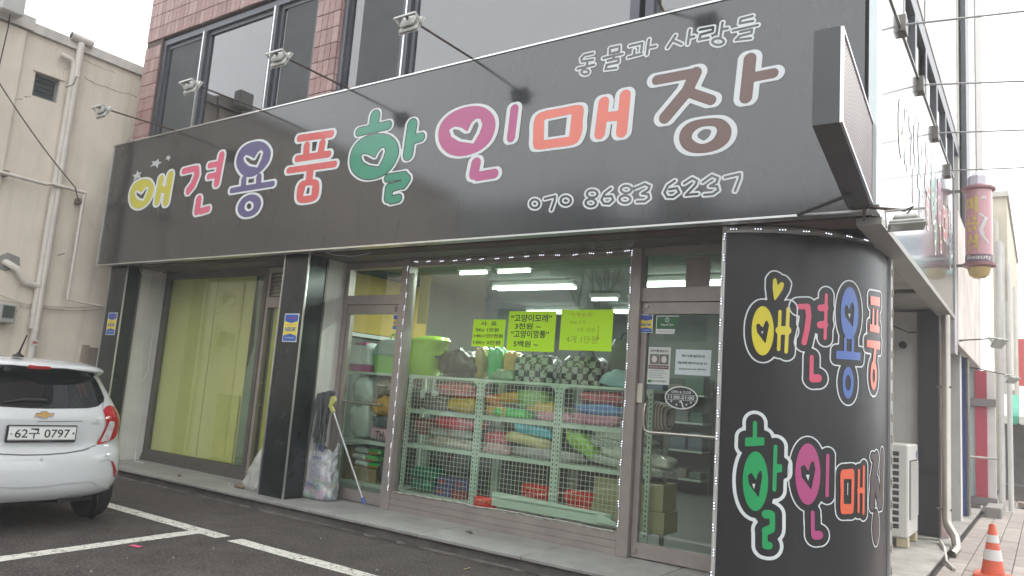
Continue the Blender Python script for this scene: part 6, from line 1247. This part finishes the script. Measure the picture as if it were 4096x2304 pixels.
for k in (0, 1):
    x0 = -3.01+k*.095; b = MB(); b.box(x0, x0+.092, YD-.0016, YD-.0012, 1.885, 1.98); b.build('photograph', mat('photo_grey', (.16, .15, .14), rough=.5, var=.5, vs=40), t)
    b = MB(); b.add([(*yplane(YD-.0022)(x0+.046+.026*math.cos(q), 1.932+.032*math.sin(q)),) for q in np.linspace(0, 6.28, 14, endpoint=False)], [tuple(range(14))]); b.build('puppy_print', mat('puppy_cream', (.6, .58, .53), rough=.6), t)
b = MB(); b.box(-3.02, -2.82, YD-.0014, YD-.0011, 1.842, 1.878); b.build('dark_band', mat('band_maroon', (.14, .07, .07), rough=.6), t)
b = MB(); b.box(-3.02, -2.985, YD-.0014, YD-.0011, 1.715, 1.74); b.build('green_mark', mat('mark_green', (.05, .22, .06), rough=.6), t)
sheet('holiday_notice', 'pale blue handwritten holiday notice on the right glass door', -2.76, -2.425, 1.80, 2.03, m_paper, [('정기휴일안내', .18, .70, .65, .10, m_ink), ('매달 첫째 셋째 화요일 쉽니다.', .08, .42, .84, .10, m_ink), ('금천점 010-8214-8587 연락주세요', .12, .20, .76, .07, m_ink)], y=YD)
# opening hours oval
t = thing('opening_hours_sticker', 'white rimmed oval opening hours sticker on the right glass door', 'sticker', (-2.68, YD, 1.49)); cx, cz, rx, rz = -2.688, 1.592, .158, .104; b = MB()
P1, P2 = ell(cx, cz, rx, rz, 48), ell(cx, cz, rx-.011, rz-.011, 48)
fill(b, lambda X, Y: np.maximum(d_poly(X, Y, P1), -d_poly(X, Y, P2)), np.array([cx-rx-.01, cz-rz-.01]), np.array([cx+rx+.01, cz+rz+.01]), .005, lambda u, v: (u, YD, v)); b.box(cx-rx+.012, cx+rx-.012, YD-.0006, YD, cz+.024, cz+.027); b.box(cx-rx+.012, cx+rx-.012, YD-.0006, YD, cz-.022, cz-.019)
m_sw = mat('sticker_white_b', (.72, .74, .73), rough=.5); b.build('rim', m_sw, t)
b = MB(); fill(b, lambda X, Y: d_poly(X, Y, P2), np.array([cx-rx, cz-rz]), np.array([cx+rx, cz+rz]), .008, lambda u, v: (u, YD+.0006, v)); b.build('dark_field', mat('sticker_dark', (.045, .05, .05), rough=.4), t)
b = MB(); text(b, 'OPEN & CLOSE', yplane(YD-.001), cx, cz+.038, w=.19, h=.024, align='c', bold=.01); text(b, '11:00-21:00', yplane(YD-.001), cx, cz-.012, w=.25, h=.03, align='c', bold=.02)
for q in ((-.09, -.045), (-.04, -.075), (.055, -.07), (.095, -.048)): text(b, '*', yplane(YD-.001), cx+q[0], cz+q[1], h=.022, align='c', bold=.02)
g_ = Glyph([S(.006, (cx+.0, cz-.03), (cx+.012, cz-.05), (cx+.02, cz-.08)), S(.005, (cx-.012, cz-.038), (cx+.002, cz-.034)), S(.004, (cx+.022, cz-.082), (cx+.035, cz-.086))], lambda x, y: (x, y), lambda x, y: np.array([x, y])); fill(b, g_.d, g_.lo-.01, g_.hi+.01, .003, yplane(YD-.001))
b.build('lettering', m_sw, t)
# brand sticker, security stickers
t = thing('pet_food_sticker', 'green pet food sticker with one corner cut off on the right glass door', 'sticker', (-2.86, YD, 2.17)); b = MB(); b.prism([(-2.965, 2.17), (-2.785, 2.17), (-2.74, 2.34), (-2.965, 2.34)], lambda u, v, d: (u, d, v), YD, YD+.001); b.build('border', m_sw, t); b = MB(); b.prism([(-2.957, 2.215), (-2.768, 2.215), (-2.735, 2.332), (-2.957, 2.332)], lambda u, v, d: (u, d, v), YD-.0008, YD-.0003); b.build('green_field', mat('sticker_green', (.03, .14, .05), rough=.5), t)
b = MB(); text(b, 'Natural Core', yplane(YD-.0015), -2.915, 2.245, w=.125, h=.022, bold=.01); P1 = ell(-2.855, 2.30, .022, .022, 20); P2 = ell(-2.855, 2.30, .017, .017, 20); fill(b, lambda X, Y: np.maximum(d_poly(X, Y, P1), -d_poly(X, Y, P2)), np.array([-2.88, 2.27]), np.array([-2.83, 2.33]), .003, yplane(YD-.0015)); text(b, 'T', yplane(YD-.0015), -2.855, 2.288, h=.024, align='c'); b.build('lettering', m_sw, t)
b = MB(); text(b, '네추럴코어 유기농 펫푸드 전문', yplane(YD-.0008), -2.945, 2.184, w=.15, h=.016); b.build('small_print', m_dark, t)
m_sb = mat('security_blue', (.02, .10, .42), rough=.35); m_sy = mat('security_yellow', (.80, .64, .03), rough=.35)
def security(x0, x1, z0, z1, y, label):
    t = thing('security_sticker', label, 'sticker', ((x0+x1)/2, y, z0), 'blue and yellow security stickers'); w, h = x1-x0, z1-z0; b = MB(); b.bbox(x0, x1, y-.002, y, z0, z1, .001); b.build('backing', m_sw, t); yy = y-.0028
    b = MB(); b.add([(x0+.05*w, yy, z0+.03*h), (x1-.05*w, yy, z0+.03*h), (x1-.05*w, yy, z0+.22*h), ((x0+x1)/2, yy, z0+.30*h), (x0+.05*w, yy, z0+.22*h)], [(0, 1, 2, 3, 4)]); b.build('blue_field', m_sb, t); b = MB(); b.add([(x0+.05*w, yy, z0+.97*h), (x1-.05*w, yy, z0+.97*h), (x1-.05*w, yy, z0+.74*h), ((x0+x1)/2, yy, z0+.66*h), (x0+.05*w, yy, z0+.74*h)], [(4, 3, 2, 1, 0)]); b.build('blue_field', m_sb, t)
    b = MB(); b.add([(x0+.05*w, yy, z0+.225*h), ((x0+x1)/2, yy, z0+.305*h), (x1-.05*w, yy, z0+.225*h), (x1-.05*w, yy, z0+.735*h), ((x0+x1)/2, yy, z0+.655*h), (x0+.05*w, yy, z0+.735*h)], [(0, 1, 2, 3, 4, 5)]); b.build('yellow_field', m_sy, t)
    b = MB(); text(b, 'NSOK', yplane(yy-.0006), x0+.11*w, z0+.37*h, w=w*.78, h=h*.16, bold=.04, shear=.15); text(b, '전자경비구역', yplane(yy-.0006), x0+.16*w, z0+.58*h, w=w*.66, h=h*.05); b.build('lettering', m_sb, t)
    b = MB(); text(b, 'CCTV 작동중', yplane(yy-.0006), x0+.18*w, z0+.80*h, w=w*.64, h=h*.07, bold=.02); b.build('red_lettering', mat('cctv_red', (.5, .03, .12), rough=.4), t)
    b = MB(); text(b, 'Tel:1588-2323', yplane(yy-.0006), x0+.16*w, z0+.12*h, w=w*.68, h=h*.06); b.build('phone_print', m_sw, t)
security(-7.505, -7.245, 1.935, 2.275, 5.949, 'security sticker on the black stone pillar beside the mop'); security(-11.62, -11.36, 1.955, 2.29, 5.949, 'security sticker on the black stone pillar next to the beige building'); security(-6.335, -6.20, 2.17, 2.345, YD, 'security sticker on the left glass door, partly behind the window post'); security(-3.12, -2.985, 2.175, 2.345, YG-.034, 'security sticker at the top of the right glass door')
# ================================================================== THINGS ON THE STEP
mp = thing('mop', 'grey string mop leaning upside down against the wall beside the left glass door', 'mop', (-6.35, 6.42, ZS))
f0 = at(R6(545, 1085), 2, ZS+.015); f0[1] = min(f0[1], 6.46); tp = at(R6(390, 625), 1, 6.26); f0 = at(R6(545, 1085), 1, 6.44); f0[2] = max(f0[2], ZS+.012)
b = MB(); b.tube([f0, tp], .0135, n=10); b.build('shaft', mat('mop_alu', (.5, .5, .5), rough=.35, metal=.8), mp, smooth=True)
d = (tp-f0)/np.linalg.norm(tp-f0); b = MB(); b.tube([f0, f0+d*.07], .019, n=10); b.build('grip_cap', mat('cap_blue', (.05, .10, .35), rough=.4), mp, smooth=True)

b = MB(); e1 = lambda p: at(R6(*p), 1, 6.25); out = [e1(p) for p in ((345,548),(400,545),(403,570),(385,595),(396,620),(385,630),(372,600),(345,575))]
b.prism([(p[0], p[2]) for p in out], lambda u, v, q: (u, q, v), 6.235, 6.262); b.build('clamp_head', mat('mop_lime', (.42, .42, .13), rough=.4), mp)
hd0, hd1 = at(R6(322, 545), 1, 6.26), at(R6(400, 532), 1, 6.26); b = MB(); rs = random.Random(4)
for k in range(46):
    t_ = k/45; x = hd0[0]*(1-t_*.85)+hd1[0]*t_*.85; z = hd0[2]*(1-t_)+hd1[2]*t_; L = rs.uniform(.45, .66) if k < 40 else .3; y = 6.265+rs.uniform(-.045, .045); sx = rs.uniform(-.05, .05)-.02
    b.tube([(x+.04, 6.262, z+.01), (x, y, z+.03), (x-.02, y-.01, z-.05), (x+sx*.5-.03, y+rs.uniform(-.02, .02), z-L*.5), (x+sx-.02, y+rs.uniform(-.03, .03), z-L)], [.010, .012, .012, .011, .007], n=5)
tag(b.build('strings', mat('mop_grey', (.085, .09, .095), rough=.95, var=.35, vs=30), mp, smooth=True), kind='stuff')
# rubbish sack
g0, g1 = at(R6(238, 1073), 2, ZS), at(R6(388, 1062), 2, ZS); GX, GY = float(g0[0]+g1[0])/2, 6.36
gl, gr_, gt = at(R6(238, 1070), 1, GY), at(R6(388, 1060), 1, GY), at(R6(330, 800), 1, GY)
t = thing('rubbish_sack', 'full clear plastic rubbish sack with printed letters standing on the step beside the mop', 'rubbish sack', (float(gl[0]+gr_[0])/2, GY, ZS)); W_ = float(gr_[0]-gl[0])/2; H_ = float(gt[2])-ZS; xc = float(gl[0]+gr_[0])/2
b = MB(); rs = random.Random(8); nu, nv = 40, 26; ph = [rs.uniform(0, 6.28) for _ in range(8)]
for j in range(nv+1):
    s_ = j/nv; z = ZS+.002+s_*H_
    wd = np.interp(s_, [0, .05, .3, .6, .8, .9, 1.0], [.90, 1.0, .95, .86, .84, .95, 1.12]); dp_ = np.interp(s_, [0, .05, .4, .75, .9, 1], [.8, 1, .9, .6, .35, .18])
    for i in range(nu):
        u = 2*math.pi*i/nu; k = 1+.05*math.sin(7*u+6*s_+ph[0])+.04*math.sin(11*u-9*s_*2+ph[1])+.03*math.sin(23*s_+4*u+ph[2]); zz = z+(.05*math.sin(5*u+ph[3])+.04*math.sin(9*u+ph[4]))*max(0, (s_-.85)/.15)
        b.v.append((xc+W_*wd*k*math.copysign(abs(math.cos(u))**.6, math.cos(u)), GY+.13*dp_*k*math.copysign(abs(math.sin(u))**.6, math.sin(u)), zz))
for j in range(nv):
    for i in range(nu): p, q = j*nu+i, j*nu+(i+1) % nu; b.f.append((p, q, q+nu, p+nu)); b.m.append(0)
b.f.append(tuple(range(nu))[::-1]); b.m.append(0)
def sackmat():
    m = mat('sack_film', (.42, .43, .44), rough=.28, var=.35, vs=6, bump=.9, bs=18, coat=.6); nt = m.node_tree; N = nt.nodes; L = nt.links; bb = N['Principled BSDF']; tc = N.new('ShaderNodeTexCoord')
    vn = N.new('ShaderNodeTexVoronoi'); vn.inputs['Scale'].default_value = 11; L.new(tc.outputs['Object'], vn.inputs['Vector']); hs_ = N.new('ShaderNodeHueSaturation'); hs_.inputs['Saturation'].default_value = .55; hs_.inputs['Value'].default_value = .45; L.new(vn.outputs['Color'], hs_.inputs['Color'])
    sp = N.new('ShaderNodeSeparateXYZ'); L.new(tc.outputs['Object'], sp.inputs[0]); r = N.new('ShaderNodeMapRange'); r.inputs[1].default_value = .05; r.inputs[2].default_value = .32; r.inputs[3].default_value = .75; r.inputs[4].default_value = .08; L.new(sp.outputs['Z'], r.inputs[0])
    mx_ = N.new('ShaderNodeMix'); mx_.data_type = 'RGBA'; L.new(r.outputs[0], mx_.inputs[0]); old = bb.inputs['Base Color'].links[0].from_socket; L.new(old, mx_.inputs[6]); L.new(hs_.outputs[0], mx_.inputs[7]); L.new(mx_.outputs[2], bb.inputs['Base Color']); return m
b.build('film', sackmat(), t, smooth='all')
b = MB(); ys_k = GY-.142; text(b, '쓰레기봉투', lambda u, v: (u, ys_k, v), xc-.02, ZS+.46, w=.16, h=.045, bold=.02)
for k in range(6): text(b, '가정용 일반쓰레기 배출', lambda u, v: (u, ys_k+.004, v), xc-.06, ZS+.40-k*.028, w=.2, h=.012)
text(b, '인천광역시 서구', lambda u, v: (u, ys_k-.006, v), xc-.04, ZS+.16, w=.19, h=.03, bold=.02); b.build('print', mat('sack_ink', (.06, .10, .28), rough=.5), t)
b = MB(); b.box(xc-.03, xc+.06, GY-.06, GY-.05, ZS+H_-.02, ZS+H_+.04); b.xf(0, Matrix.Translation((xc, GY, ZS+H_)) @ Matrix.Rotation(.5, 4, 'Y') @ Matrix.Translation((-xc, -GY, -ZS-H_))); b.build('blue_ticket', mat('ticket_blue', (.10, .22, .5), rough=.4), t)
# clear bag by left pillar
q0 = at(R5(1215, 1030), 2, ZS); rs = random.Random(5)
t = thing('plastic_bag', 'crumpled clear plastic bag on the step behind the black stone pillar', 'plastic bag', (-7.9, 6.2, ZS)); b = MB(); bx0 = at(R5(1235, 1020), 1, 6.15)[0]; nu, nv = 30, 18
for j in range(nv+1):
    s_ = j/nv
    for i in range(nu):
        u = 2*math.pi*i/nu; k = 1+.10*math.sin(5*u+7*s_)+.07*math.sin(9*u-13*s_); w_ = np.interp(s_, [0, .1, .6, 1], [.20, .24, .17, .05]); b.v.append((bx0+.24+w_*k*math.cos(u)+.05*s_, 6.15+.6*w_*k*math.sin(u), ZS+.002+s_*.52))
for j in range(nv):
    for i in range(nu): p, q = j*nu+i, j*nu+(i+1) % nu; b.f.append((p, q, q+nu, p+nu)); b.m.append(0)
b.build('film', mat('clear_film', (.42, .43, .40), rough=.2, var=.3, vs=8, bump=1.0, bs=16, coat=1.0), t, smooth='all')
b = MB(); b.bbox(bx0-.08, bx0+.12, 6.02, 6.12, ZS+.001, ZS+.05, .015); b.build('brown_content', mat('brown_content', (.18, .14, .10), rough=.7), t)
# litter on the ground
c = at(R5(683, 1299), 2, .006); b = MB(); b.bbox(c[0]-.055, c[0]+.055, c[1]-.025, c[1]+.025, .004, .010, .002); o = solo(b, 'sweet_wrapper', mat('wrapper_pink', (.62, .09, .18), rough=.35, var=.3, vs=30), 'small pink wrapper lying on the asphalt by the parking line', 'wrapper'); o.rotation_euler = (0, 0, .2)
k = 0
for p, col, nm, lab in ((R5(1157, 983), 'w', 'paper_scrap', 'small white paper strip on the step before the yellow window'), (R5(905, 946), 'b', 'dry_leaf', 'dry brown leaf on the step before the yellow window'), (R6(1073, 1232), 'b', 'dry_leaf', 'dry brown leaf on the step below the shop window'), (R6(1060, 1412), 'y', 'paper_scrap', 'small yellowish scrap on the asphalt below the step'), (R6(1105, 1358), 'w', 'paper_scrap', 'small white scrap at the foot of the step')):
    z = ZS+.003 if nm != 'paper_scrap' or 'step before' in lab else .004; c = at(p, 2, z); b = MB(); rs = random.Random(k); k += 1; ring = [(c[0]+.045*math.cos(q)*rs.uniform(.6, 1.2), c[1]+.03*math.sin(q)*rs.uniform(.6, 1.2)) for q in np.linspace(0, 6.28, 7, endpoint=False)]
    b.prism(ring, lambda u, v, d: (u, v, d+.012*math.sin(40*u)), z, z+.006); solo(b, nm, mat('scrap_'+col, dict(w=(.6, .6, .58), b=(.09, .06, .04), y=(.5, .42, .25))[col], rough=.8), lab, 'litter')
b = MB(); rs = random.Random(12)
for k in range(26):
    c = at((rs.uniform(200, 2000), rs.uniform(1980, 2290)), 2, .004)
    if c[1] > 5.6 or c[0] < -7.2 and c[1] < 4.3: continue
    r = rs.uniform(.006, .016); b.add([(c[0]-r, c[1], .002), (c[0]+r*.4, c[1]-r, .002), (c[0]+r, c[1]+r*.5, .002), (c[0], c[1], .002+r)], [(0, 1, 3), (1, 2, 3), (2, 0, 3)])
tag(b.build('gravel_bits', mat('grit', (.22, .21, .19), rough=.9)), kind='stuff')
# cables and oddments under the sign
wire([(-11.2, 6.1, 2.98), (-11.0, 6.1, 2.88), (-10.7, 6.2, 2.95)], .006, sag=.03).build('loose_cable', m_cable, bld, smooth=True); wire([(-6.9, 5.9, 3.02), (-6.6, 5.95, 2.95), (-6.2, 6.0, 2.98)], .004, sag=.02).build('loose_cable', m_cable, bld, smooth=True)
wire([at(R5(798, 20), 1, 6.5), at(R5(742, 430), 1, 6.45), at(R5(693, 520), 1, 6.4), at(R5(712, 600), 1, 6.45), at(R5(680, 835), 1, 6.4), (-10.95, 6.3, ZS+.01), (-10.75, 6.32, ZS+.01)], .006).build('loose_cable', m_cable, bld, smooth=True)
# ================================================================== HAZE
mb = MB(); mb.box(-170, 170, -170, 270, -1.0, 12.9); hz = tag(mb.build('haze', []), kind='stuff')
hm = bpy.data.materials.new('haze_air'); hm.use_nodes = True; hn = hm.node_tree
for n_ in list(hn.nodes): hn.nodes.remove(n_)
ho = hn.nodes.new('ShaderNodeOutputMaterial'); hv_ = hn.nodes.new('ShaderNodeVolumePrincipled'); hv_.inputs['Color'].default_value = (.95, .96, .97, 1); hv_.inputs['Density'].default_value = .0042; hv_.inputs['Anisotropy'].default_value = .3
hn.links.new(hv_.outputs[0], ho.inputs['Volume']); hz.data.materials.append(hm)
